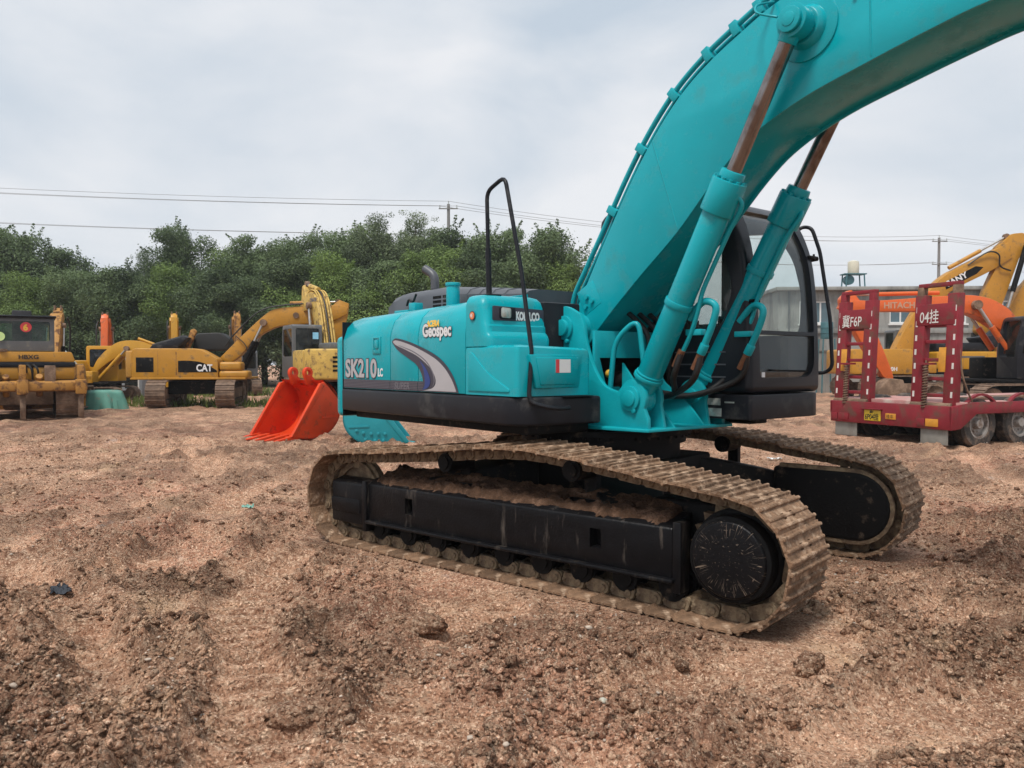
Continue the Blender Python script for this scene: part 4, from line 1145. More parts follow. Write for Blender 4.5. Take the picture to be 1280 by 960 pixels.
# ------------------------------------------------------------------ other machines
M_YEL = mat('yellow_machine_paint', (0.46, 0.215, 0.018, 1), 0.45, var=0.12, scale=3, dirt=(0.20, 0.12, 0.05, 1), dirt_amt=0.25, dirt_scale=3)
M_YEL2 = mat('golden_yellow_paint', (0.50, 0.25, 0.015, 1), 0.42, var=0.08, scale=3, dirt=(0.25, 0.15, 0.05, 1), dirt_amt=0.15, dirt_scale=3)
M_YELP = mat('faded_yellow_paint', (0.52, 0.34, 0.075, 1), 0.55, var=0.14, scale=4, dirt=(0.13, 0.075, 0.04, 1), dirt_amt=0.35, dirt_scale=5)
M_YELD = mat('rusty_yellow_paint', (0.42, 0.20, 0.035, 1), 0.6, var=0.2, scale=4, dirt=(0.12, 0.055, 0.025, 1), dirt_amt=0.5, dirt_scale=4)
M_ORANGE = mat('orange_machine_paint', (0.66, 0.12, 0.022, 1), 0.42, var=0.1, scale=3, dirt=(0.26, 0.09, 0.04, 1), dirt_amt=0.2, dirt_scale=3)
M_GREYP = mat('grey_cab_paint', (0.10, 0.105, 0.11, 1), 0.5, var=0.12, scale=4, dirt=(0.2, 0.18, 0.15, 1), dirt_amt=0.25, dirt_scale=4)
M_STEEL = mat('bare_steel', (0.45, 0.44, 0.42, 1), 0.3, metal=0.8, var=0.15)
M_BUCKET = mat('red_orange_bucket_paint', (0.62, 0.052, 0.010, 1), 0.5, spec=0.25, var=0.12, scale=3, bump=0.1, bscale=20, dirt=(0.27, 0.07, 0.035, 1), dirt_amt=0.2, dirt_scale=5)
M_TEALBK = mat('teal_bucket_paint', (0.015, 0.28, 0.33, 1), 0.45, var=0.07, scale=3, bump=0.1, bscale=20)
M_TRAIL = mat('faded_crimson_paint', (0.215, 0.019, 0.028, 1), 0.55, spec=0.3, var=0.15, scale=4, dirt=(0.13, 0.06, 0.045, 1), dirt_amt=0.35, dirt_scale=3)
M_DECKP = mat('worn_pink_deck', (0.42, 0.21, 0.19, 1), 0.8, var=0.2, scale=3, dirt=(0.5, 0.42, 0.36, 1), dirt_amt=0.4, dirt_scale=2)
M_TYRE = mat('dusty_tyre', (0.032, 0.028, 0.025, 1), 0.85, var=0.2, scale=8, dirt=(0.14, 0.10, 0.075, 1), dirt_amt=0.45, dirt_scale=5, bump=0.3, bscale=30)
M_RIM = mat('dusty_grey_rim', (0.30, 0.28, 0.26, 1), 0.6, var=0.2, scale=8, dirt=(0.16, 0.11, 0.08, 1), dirt_amt=0.4, dirt_scale=6)
M_FLAP = mat('dusty_mud_flap', (0.24, 0.235, 0.21, 1), 0.85, var=0.15, scale=6, dirt=(0.15, 0.13, 0.11, 1), dirt_amt=0.3, dirt_scale=5, streak=True)
M_REFL = mat('white_reflector', (0.62, 0.60, 0.56, 1), 0.4, var=0.1)
M_AMBER = mat('amber_reflector', (0.62, 0.28, 0.03, 1), 0.4, var=0.15, scale=6)
M_PLATE = mat('yellow_number_plate', (0.72, 0.52, 0.03, 1), 0.45, var=0.06)
M_INK = mat('black_ink', (0.01, 0.01, 0.01, 1), 0.5, var=0.05)
M_TARP = mat('green_tarpaulin', (0.10, 0.27, 0.215, 1), 0.75, var=0.15, scale=3, dirt=(0.2, 0.22, 0.17, 1), dirt_amt=0.2, dirt_scale=4)
M_DIRTY = mat('earth_caked_steel', (0.16, 0.10, 0.065, 1), 0.9, var=0.3, scale=4, dirt=(0.25, 0.165, 0.11, 1), dirt_amt=0.45, dirt_scale=4, bump=0.5, bscale=20)

def crawler(root, s, yc, L, h, w, tyaw, m=M_SHOE_FAR):
    """a crawler too far off to show its single shoes: loop of cleats with frame and wheels"""
    r = h / 2
    xe = L / 2 - r
    pts = [(x, 0.0) for x in np.linspace(-xe, xe, 12)] + [(xe + r * math.sin(a), r - r * math.cos(a)) for a in np.linspace(0, math.pi, 11)[1:-1]]
    pts += [(x, h) for x in np.linspace(xe, -xe, 12)] + [(-xe - r * math.sin(a), r + r * math.cos(a)) for a in np.linspace(0, math.pi, 11)[1:-1]]
    lp, pitch = along(np.array(pts), int(L * 2.4 / 0.2))
    mb = MB()
    for p, a, l in lp:
        M = Matrix.Translation((p[0], 0, p[1])) @ Matrix.Rotation(-a, 4, 'Y')
        mb.box(-pitch * 0.47, pitch * 0.47, -w / 2, w / 2, 0.0, 0.03, M); mb.box(-0.02, 0.02, -w / 2, w / 2, -0.03, 0.01, M)
    R = Matrix.Rotation(tyaw, 3, 'Z')
    tr = mb.build('crawler_track', m, root, smooth=0, rz=tyaw); tr.location = R @ Vector((0, yc, 0.03)); tr['kind'] = 'stuff'
    mb = MB()
    mb.box(-xe, xe, -w * 0.3, w * 0.3, h * 0.28, h * 0.68)
    for x in np.linspace(-xe * 0.8, xe * 0.8, 6): mb.cyl((x, -w * 0.3, 0.12), (x, w * 0.3, 0.12), 0.085, n=12)
    fr = mb.build('track_frame', M_DIRTY, root, bevel=0.01, rz=tyaw); fr.location = R @ Vector((0, yc, 0.03))
    for x in (-xe, xe):
        mb = MB(); mb.cyl((x, -w * 0.35, r), (x, w * 0.35, r), r * 0.78, n=20); mb.cyl((x, -w * 0.42, r), (x, w * 0.42, r), r * 0.45, n=16)
        wh = mb.build('track_wheel', M_DIRTY, root, rz=tyaw); wh.location = R @ Vector((0, yc, 0.03))

def bucket_parts(root, m, M, w=1.0, sc=1.0, teeth=5):
    """digging bucket in its own frame (opening to +x, teeth low at the front, ears on top) put in place by M"""
    prof_o = catmull([(0.52, 0.02), (0.10, -0.02), (-0.30, 0.06), (-0.55, 0.28), (-0.60, 0.58), (-0.45, 0.86), (-0.20, 1.00)], 4)
    prof_i = [(x + 0.03 if x < 0.2 else x, z + 0.03) for x, z in prof_o]
    T = lambda mb: [setattr(mb, 'v', [tuple(M @ (Vector(p) * sc)) for p in mb.v]), mb][1]
    mb = MB(); mb.prism(prof_o + prof_i[::-1], 'y', -w / 2, w / 2); sh = T(mb).build('bucket_shell', m, root, bevel=0.006 * sc)
    for s in (-1, 1):
        side = [(0.56, 0.03)] + prof_o[1:] + [(-0.12, 0.97)]
        mb = MB(); a, b = sorted((s * w / 2, s * (w / 2 - 0.035))); mb.prism(side, 'y', a, b); T(mb).build('bucket_side', m, root, bevel=0.006 * sc)
        mb = MB(); a, b = sorted((s * (w / 2 + 0.012), s * (w / 2 - 0.05))); mb.prism([(0.60, 0.05), (0.50, 0.05), (-0.20, 0.93), (-0.10, 0.98)], 'y', a, b); T(mb).build('side_cutter', m, root, bevel=0.01 * sc)
        mb = MB(); a, b = sorted((s * (w / 2 + 0.015), s * (w / 2))); mb.prism([(-0.50, 0.33), (-0.14, 0.34), (-0.14, 0.37), (-0.50, 0.36)], 'y', a, b); T(mb).build('wear_strip', m, root)
    for k in range(teeth):
        y = -w / 2 + 0.06 + (w - 0.12) * k / (teeth - 1)
        mb = MB(); mb.loft([[Vector((0.42, y + dy, z)) for dy, z in ((-0.05, -0.03), (0.05, -0.03), (0.05, 0.07), (-0.05, 0.07))], [Vector((0.62, y + dy, z)) for dy, z in ((-0.042, -0.02), (0.042, -0.02), (0.042, 0.05), (-0.042, 0.05))], [Vector((0.92, y + dy, z)) for dy, z in ((-0.03, -0.015), (0.03, -0.015), (0.03, 0.005), (-0.03, 0.005))]])
        T(mb).build('bucket_tooth', m, root, bevel=0.008 * sc)
    for y in (-0.19, 0.19):
        ear = circ(-0.12, 1.16, 0.105, -20, 215, 14) + [(-0.42, 0.90), (-0.10, 0.94)]
        mb = MB(); mb.prism(ear, 'y', y - 0.035, y + 0.035); e = T(mb).build('bucket_ear', m, root, bevel=0.008 * sc)
        c = MB().cyl((-0.12, y - 0.2, 1.16), (-0.12, y + 0.2, 1.16), 0.05, n=14); cut(e, T(c))

def lever(root, name, poly, w, m, bev=0.02, y=0.0):
    mb = MB(); mb.prism(poly, 'y', y - w / 2, y + w / 2)
    return mb.build(name, m, root, bevel=bev)

def ram(root, a, b, r, m, frac=0.58, y=0.0):
    a, b = Vector((a[0], y, a[1])), Vector((b[0], y, b[1]))
    mb = MB(); mb.cyl(a, a.lerp(b, frac), r, n=14); mb.build('cylinder_barrel', m, root)
    mb = MB(); mb.cyl(a.lerp(b, frac), b, r * 0.55, n=12); mb.build('cylinder_rod', M_STEEL, root)
    mb = MB(); mb.cyl(b + Vector((0, -0.08, 0)), b + Vector((0, 0.08, 0)), r * 1.5, n=14); mb.build('cylinder_pin', M_DIRTY, root)

def cab_box(root, x0, x1, y0, y1, z0, z1, m, lean=0.12, g=None):
    """operator's cab: shell with cut window openings and panes set back in them"""
    g = g or G_DARK
    prof = round_poly([(x0, z0), (x1, z0), (x1, z0 + (z1 - z0) * 0.55), (x1 - lean, z1), (x0, z1)], [0.03, 0.04, 0.3, 0.16, 0.10], 5)
    mb = MB(); mb.prism(prof, 'y', y0, y1); o = mb.build('cab', m, root, bevel=0.03)
    zi = z0 + (z1 - z0) * 0.40
    c1 = MB().box(x0 + 0.06, x1 - lean - 0.05, y0 + 0.06, y1 - 0.06, z0 + 0.1, z1 - 0.06)
    c2 = MB().prism(round_poly([(x0 + 0.14, zi), (x1 - 0.14, zi), (x1 - lean - 0.12, z1 - 0.14), (x0 + 0.14, z1 - 0.14)], 0.07, 3), 'y', y0 - 0.3, y1 + 0.3)
    c3 = MB().prism(round_poly([(y0 + 0.11, zi - 0.1), (y1 - 0.11, zi - 0.1), (y1 - 0.11, z1 - 0.13), (y0 + 0.11, z1 - 0.13)], 0.07, 3), 'x', x0 - 0.3, x1 + 0.3)
    cut(o, c1, c2, c3)
    for y in (y0 + 0.025, y1 - 0.025):
        mb = MB(); mb.box(x0 + 0.10, x1 - lean * 0.8 - 0.05, y - 0.004, y + 0.004, zi - 0.04, z1 - 0.1); mb.build('cab_pane', g, o)
    for x in (x0 + 0.025, x1 - lean - 0.04):
        mb = MB(); mb.box(x - 0.004, x + 0.004, y0 + 0.07, y1 - 0.07, zi - 0.14, z1 - 0.09); mb.build('cab_pane', g, o)
    mb = MB(); mb.box(x0 + 0.15, x0 + 0.6, (y0 + y1) / 2 - 0.25, (y0 + y1) / 2 + 0.25, z0 + 0.1, z0 + 0.6); mb.box(x0 + 0.12, x0 + 0.26, (y0 + y1) / 2 - 0.25, (y0 + y1) / 2 + 0.25, z0 + 0.5, z0 + 1.2); mb.build('seat', M_SEAT, o, bevel=0.04)
    return o

# --- orange-red bucket and teal bucket lying on the mud
bk = thing('bucket', 'bright orange red digging bucket standing open on the mud, five teeth', 'bucket', (-4.62, 17.05, gz(-4.62, 17.05) + 0.03), rad(-122))
bucket_parts(bk, M_BUCKET, Matrix.Identity(4), w=1.08, sc=1.16)
bk2 = thing('bucket', 'teal digging bucket lying on its opening beneath the big excavator tail', 'bucket', (-2.86, 16.5, gz(-2.86, 16.5)), rad(6))
bucket_parts(bk2, M_TEALBK, Matrix.Translation((0.1, 0, 0.02)), w=1.08, sc=1.1)
for x, z in ((-0.36, 0.26), (-0.24, 0.22), (-0.10, 0.2), (0.03, 0.2), (0.15, 0.2), (-0.20, 0.10), (-0.03, 0.08), (0.12, 0.08)):
    mb = MB(); mb.cyl((x * 1.1 + 0.1, -0.594, z * 1.1 + 0.04), (x * 1.1 + 0.1, -0.625, z * 1.1 + 0.04), 0.03, n=10); mb.build('wear_bolt', M_TEALBK, bk2, bevel=0.004)

# --- yellow excavator with white letters on a black band
def cat_machine():
    t = thing('excavator', 'yellow excavator with black side band and white letters, long boom to the right', 'excavator', (-11.7, 30.0, gz(-11.7, 30) + 0.0), rad(8))
    for s in (-1, 1): crawler(t, s, s * 1.15, 4.2, 0.92, 0.65, rad(-86))
    mb = MB(); mb.box(-0.9, 0.9, -0.9, 0.9, 0.45, 0.92); mb.cyl((0, 0, 0.8), (0, 0, 1.05), 0.7, n=28); mb.build('car_body', M_BLACK, t, bevel=0.03)
    house = round_poly([(-2.0, 1.02), (-2.0, 2.10), (0.30, 2.10), (0.95, 1.72), (0.95, 1.02)], [0.08, 0.16, 0.2, 0.1, 0.08], 4)
    mb = MB(); mb.prism([(x, z) for x, z in house], 'y', -1.38, -0.55); mb.build('right_housing', M_YEL, t, bevel=0.05, seg=3)
    mb = MB(); mb.prism([(-2.0, 1.02), (-2.0, 2.05), (-0.3, 2.05), (-0.3, 1.02)], 'y', -0.545, 1.38); mb.build('left_housing', M_YEL, t, bevel=0.05)
    mb = MB(); mb.prism([(-2.02, -1.30), (-2.35, -0.9), (-2.5, 0), (-2.35, 0.9), (-2.02, 1.30)], 'z', 1.05, 2.02); mb.build('counterweight', M_YEL, t, bevel=0.06, seg=3)
    mb = MB(); mb.box(0.96, 2.0, -1.36, -0.6, 1.02, 1.30); mb.box(0.97, 1.75, -1.34, -0.62, 1.30, 1.62); mb.build('tool_box', M_YEL, t, bevel=0.09, seg=3)
    mb = MB(); mb.box(-1.85, -1.25, -1.386, -1.36, 1.25, 1.78); mb.build('grille', M_BLACK, t, bevel=0.01)
    mb = MB(); mb.prism(catmull([(-0.42, 1.66), (0.0, 1.66), (0.45, 1.58), (0.90, 1.32)], 5) + [(0.92, 1.25), (-0.42, 1.25)], 'y', -1.388, -1.375); mb.build('black_band', M_BLACK, t)
    mb = MB(); mb.prism([(-0.50, 1.16), (-0.47, 1.16), (-0.47, 1.98), (-0.50, 1.98)], 'y', -1.386, -1.37); mb.prism([(-1.12, 1.16), (-1.10, 1.16), (-1.10, 1.98), (-1.12, 1.98)], 'y', -1.386, -1.37); mb.build('door_seam', M_YELD, t)
    lettering('maker_name', 'CAT', 0.34, M_WHITE, t, (0.20, -1.392, 1.29), (1, 0, 0), (0, 0, 1), 0.002, 0.012, 0.82)
    mb = MB(); mb.box(-2.05, 1.9, -1.40, 1.36, 0.985, 1.06); mb.build('deck_frame', M_YEL, t, bevel=0.02)
    # raised engine cover and tarpaulin-wrapped cab
    mb = MB(); mb.prism([(-1.55, 2.08), (-1.45, 2.22), (-0.35, 2.55), (-0.20, 2.50), (-0.55, 2.12)], 'y', -0.9, 0.5); mb.build('engine_cover', M_DARK, t, bevel=0.03)
    for k in range(5):
        y = -0.8 + 0.28 * k
        mb = MB(); mb.prism([(-1.46, 2.235), (-0.36, 2.565), (-0.36, 2.60), (-1.46, 2.27)], 'y', y, y + 0.08); mb.build('cover_slat', M_GREYP, t)
    mb = MB(); mb.prism(round_poly([(-0.35, 2.05), (1.0, 2.05), (1.0, 2.5), (0.7, 2.74), (-0.2, 2.70)], 0.15), 'y', 0.25, 1.25); mb.build('wrapped_cab', M_RUBBER, t, bevel=0.08, seg=3)
    mb = MB(); mb.prism([(-0.45, 2.1), (-0.3, 2.1), (-0.02, 2.75), (-0.12, 2.85), (-0.25, 2.8)], 'y', -0.35, -0.2); mb.build('engine_prop', M_YELD, t, bevel=0.02)
    top = catmull([(0.75, 1.75), (1.457, 2.48), (2.339, 3.33), (2.782, 3.606), (3.52, 3.703), (4.412, 3.74), (5.1, 3.78), (5.45, 3.70)], 4)
    bot = catmull([(5.45, 3.45), (5.0, 3.22), (4.408, 3.10), (3.515, 3.035), (2.776, 2.92), (2.04, 2.482), (1.55, 1.90), (1.1, 1.55)], 4)
    lever(t, 'boom', list(top) + list(bot), 0.5, M_YEL)
    lever(t, 'arm', [(4.75, 3.65), (5.15, 3.98), (5.5, 3.85), (5.45, 3.4), (4.9, 1.2), (4.55, 1.2)], 0.36, M_YEL)
    for y in (-0.36, 0.36): ram(t, (1.55, 1.35), (2.37, 3.09), 0.085, M_BLACK, 0.6, y)
    ram(t, (3.3, 3.85), (5.1, 3.92), 0.07, M_YELD, 0.5)
    mb = MB(); mb.tube(catmull([(0.95, -0.27, 2.2), (1.4, -0.3, 2.75), (2.2, -0.3, 3.5), (3.0, -0.28, 3.74), (4.2, -0.25, 3.84)], 5), 0.03, 6); mb.build('boom_hose', M_HOSE, t)
    mb = MB(); mb.tube(catmull([(1.35, -0.27, 2.6), (1.75, -0.4, 2.2), (1.75, -0.4, 1.7), (1.45, -0.3, 1.6)], 5), 0.02, 6); mb.build('loose_hose', M_HOSE, t)
    mb = MB(); mb.cyl((3.55, -0.26, 3.38), (3.55, -0.29, 3.38), 0.11, n=16); mb.build('boom_boss', M_DIRTY, t)
    return t
cat_machine()

# --- smaller yellow excavator behind the tarpaulin heap
def small_yellow():
    t = thing('excavator', 'small yellow excavator with arched boom behind the green tarpaulin heap', 'excavator', (-17.16, 33.0, gz(-17.16, 33)), rad(5))
    for s in (-1, 1): crawler(t, s, s * 0.85, 2.75, 0.60, 0.45, rad(-2))
    mb = MB(); mb.box(-0.6, 0.6, -0.7, 0.7, 0.3, 0.65); mb.cyl((0, 0, 0.6), (0, 0, 0.8), 0.5, n=24); mb.build('car_body', M_BLACK, t, bevel=0.02)
    mb = MB(); mb.prism(round_poly([(-1.55, 0.78), (-1.55, 1.72), (-0.45, 1.72), (-0.3, 1.35), (-0.3, 0.78)], 0.08), 'y', -1.1, 1.1); mb.build('engine_housing', M_YEL2, t, bevel=0.04)
    mb = MB(); mb.box(-0.295, 0.32, -1.1, -0.5, 0.80, 1.28); mb.build('tool_box', M_YEL2, t, bevel=0.04)
    mb = MB(); mb.box(-1.5, 0.9, -1.05, 1.05, 0.76, 0.84); mb.build('deck_frame', M_BLACK, t, bevel=0.01)
    cab_box(t, -0.45, 0.80, 0.15, 1.08, 0.85, 2.32, M_YEL2, g=glass('blue_tinted_glass', (0.25, 0.42, 0.6, 1)))
    mb = MB(); mb.tube(rounded([(-1.15, -1.0, 1.7), (-1.10, -1.0, 2.42), (-1.05, -1.0, 2.45), (-0.1, -1.0, 1.28)], 0.05), 0.03, 8); mb.build('handrail', M_LAMP, t)
    mb = MB(); mb.tube(rounded([(0.1, -1.12, 0.86), (0.1, -1.15, 1.1), (0.3, -1.15, 1.1), (0.3, -1.12, 0.86)], 0.03), 0.02, 6); mb.build('step_rail', M_YEL2, t)
    top = catmull([(-0.10, 1.25), (0.167, 1.80), (0.809, 2.396), (1.448, 2.54), (2.085, 2.42), (2.722, 2.09), (3.3, 1.75)], 5)
    bot = catmull([(3.3, 1.5), (2.718, 1.67), (1.918, 1.836), (1.121, 1.868), (0.642, 1.70), (0.10, 1.25), (0.02, 1.12)], 5)
    lever(t, 'boom', list(top) + list(bot), 0.34, M_YEL2)
    for y in (-0.24, 0.24): ram(t, (0.20, 0.95), (1.316, 2.199), 0.07, M_YEL2, 0.8, y)
    lever(t, 'arm', [(3.0, 1.9), (3.5, 2.05), (3.55, 1.6), (2.9, 0.35), (2.65, 0.4)], 0.26, M_YEL2)
    ram(t, (1.7, 2.62), (3.35, 2.0), 0.06, M_YEL2, 0.6)
    return t
small_yellow()

# --- faded yellow excavator seen from behind
def rear_machine():
    t = thing('excavator', 'faded yellow excavator with grey cab seen from behind, hoses along its raised boom', 'excavator', (-6.38, 28.0, gz(-6.38, 28)), rad(118))
    for s in (-1, 1): crawler(t, s, s * 1.15, 4.1, 0.9, 0.6, rad(0))
    mb = MB(); mb.box(-0.9, 0.9, -0.9, 0.9, 0.45, 0.92); mb.cyl((0, 0, 0.8), (0, 0, 1.06), 0.7, n=28); mb.build('car_body', M_BLACK, t, bevel=0.03)
    mb = MB(); mb.box(-2.0, 1.3, -1.3, 1.3, 1.02, 1.12); mb.build('deck_frame', M_DIRTY, t, bevel=0.02)
    cw = round_poly([(-1.7, -1.35), (-2.35, -1.2), (-2.65, -0.7), (-2.7, 0), (-2.65, 0.7), (-2.35, 1.2), (-1.7, 1.35)], 0.2, 4)
    mb = MB(); mb.prism(cw, 'z', 1.10, 2.08); mb.build('counterweight', M_YELP, t, bevel=0.12, seg=3)
    mb = MB(); mb.box(-1.69, 0.6, -1.33, -0.5, 1.12, 2.0); mb.build('right_housing', M_YELP, t, bevel=0.06)
    mb = MB(); mb.box(-1.69, -0.2, -0.49, 1.33, 1.12, 2.05); mb.build('left_housing', M_YELP, t, bevel=0.06)
    mb = MB(); mb.box(-1.9, -0.4, -0.9, 0.5, 2.05, 2.30); mb.build('engine_hood', M_GREYP, t, bevel=0.06)
    cab_box(t, -0.1, 1.6, 0.28, 1.30, 1.12, 2.95, M_GREYP)
    mb = MB(); mb.box(-0.135, -0.13, 0.42, 0.62, 2.45, 2.68); mb.build('window_sticker', mat('pale_blue_print', (0.25, 0.55, 0.75, 1), 0.5), t)
    for k in range(4):
        mb = MB(); mb.box(-2.672, -2.60, 0.42, 0.62, 1.35 + 0.14 * k, 1.42 + 0.14 * k); mb.build('grille_slot', M_BLACK, t)
    mb = MB(); mb.box(-2.715, -2.66, -0.25, 0.10, 1.55, 1.85); mb.build('white_sticker', M_LAMP, t)
    # boom rises and folds over; the lower line of the boom faces us
    top = catmull([(-0.2, 1.75), (0.3, 2.95), (0.75, 3.75), (1.35, 4.15), (2.1, 4.2), (3.2, 3.85)], 5)
    bot = catmull([(3.2, 3.5), (2.2, 3.60), (1.55, 3.45), (1.15, 3.0), (0.75, 2.3), (0.35, 1.65)], 5)
    lever(t, 'boom', list(top) + list(bot), 0.5, M_YELP)
    for y in (-0.18, -0.09, 0.0, 0.09, 0.18):
        mb = MB(); mb.tube([(p[0] - 0.05, y, p[1] + 0.03) for p in offset_line(top[:22], 0.04)], 0.028, 6); mb.build('boom_pipe', M_YELP if abs(y) > 0.05 else M_HOSE, t, smooth=60)
    lever(t, 'arm', [(2.75, 4.05), (3.05, 4.6), (3.3, 4.55), (3.45, 3.7), (3.25, 1.6), (2.95, 1.6), (2.85, 3.2)], 0.34, M_YELP)
    ram(t, (1.45, 4.30), (3.12, 4.62), 0.09, M_YELP, 0.7)
    for y in (-0.36, 0.36): ram(t, (0.85, 1.5), (1.45, 3.7), 0.085, M_YELP, 0.6, y)
    lettering('faded_letters', 'KOMATSU', 0.2, M_GREY_LINE, t, (1.7, 0.255, 3.85), (-1, 0, -0.02), (0, 0, 1), 0.002, 0.004)
    return t
rear_machine()

# --- machines of which only the raised arms show above the front row
def hidden_machine(label, loc, yaw, m, s, zt):
    t = thing('excavator', label, 'excavator', (*loc, gz(*loc)), yaw)
    t.scale = (s, s, s)
    for q in (-1, 1): crawler(t, q, q * 1.15, 4.0, 0.9, 0.6, 0)
    mb = MB(); mb.cyl((0, 0, 0.6), (0, 0, 1.05), 0.7, n=24); mb.build('car_body', M_BLACK, t)
    mb = MB(); mb.prism(round_poly([(-2.2, 1.02), (-2.2, 1.95), (0.2, 1.95), (0.7, 1.5), (0.7, 1.02)], 0.12), 'y', -1.3, 0.25); mb.build('housing', m, t, bevel=0.05)
    cab_box(t, -0.3, 1.4, 0.28, 1.28, 1.05, 2.75, M_GREYP)
    top = catmull([(-0.1, 1.85), (0.3, 2.7), (0.7, 3.3), (1.3, zt - 0.15), (1.75, zt)], 4); bot = catmull([(1.95, zt - 0.2), (1.6, zt - 0.75), (1.2, 3.0), (0.8, 2.2), (0.2, 1.6)], 4)
    lever(t, 'boom', list(top) + list(bot), 0.5, m)
    lever(t, 'arm', [(1.65, zt + 0.05), (1.95, zt + 0.25), (2.15, zt), (2.6, 1.5), (2.3, 1.4)], 0.36, m)
    for y in (-0.33, 0.33): ram(t, (0.75, 1.3), (1.25, zt - 0.6), 0.08, M_BLACK, 0.6, y)
    mb = MB()
    for y in (-0.16, 0.10): mb.box(1.72, 2.02, y, y + 0.06, zt, zt + 0.35)
    mb.build('arm_lugs', M_DIRTY, t, bevel=0.01)
    mb = MB(); mb.tube(catmull([(2.0, -0.35, zt - 0.2), (2.4, -0.4, zt - 0.7), (2.45, -0.35, 2.4)], 5), 0.04, 6); mb.build('arm_hose', M_HOSE, t)
    return t
hidden_machine('orange excavator hidden behind the small yellow one, raised arm showing', (-19.6, 39.0), rad(-70), M_ORANGE, 0.8, 4.6)
hidden_machine('yellow excavator hidden behind the lettered one, upright arm left of the black cab cover', (-16.9, 40.0), rad(-66), M_YEL2, 0.8, 4.65)
hidden_machine('dark yellow excavator hidden behind the lettered one, raised arm beside its boom', (-14.1, 40.5), rad(-64), M_YELD, 0.8, 4.8)
hidden_machine('rusty yellow excavator hidden behind the bulldozer, arm rising past its cab', (-15.5, 26.9), rad(110), M_YELD, 0.76, 4.3)

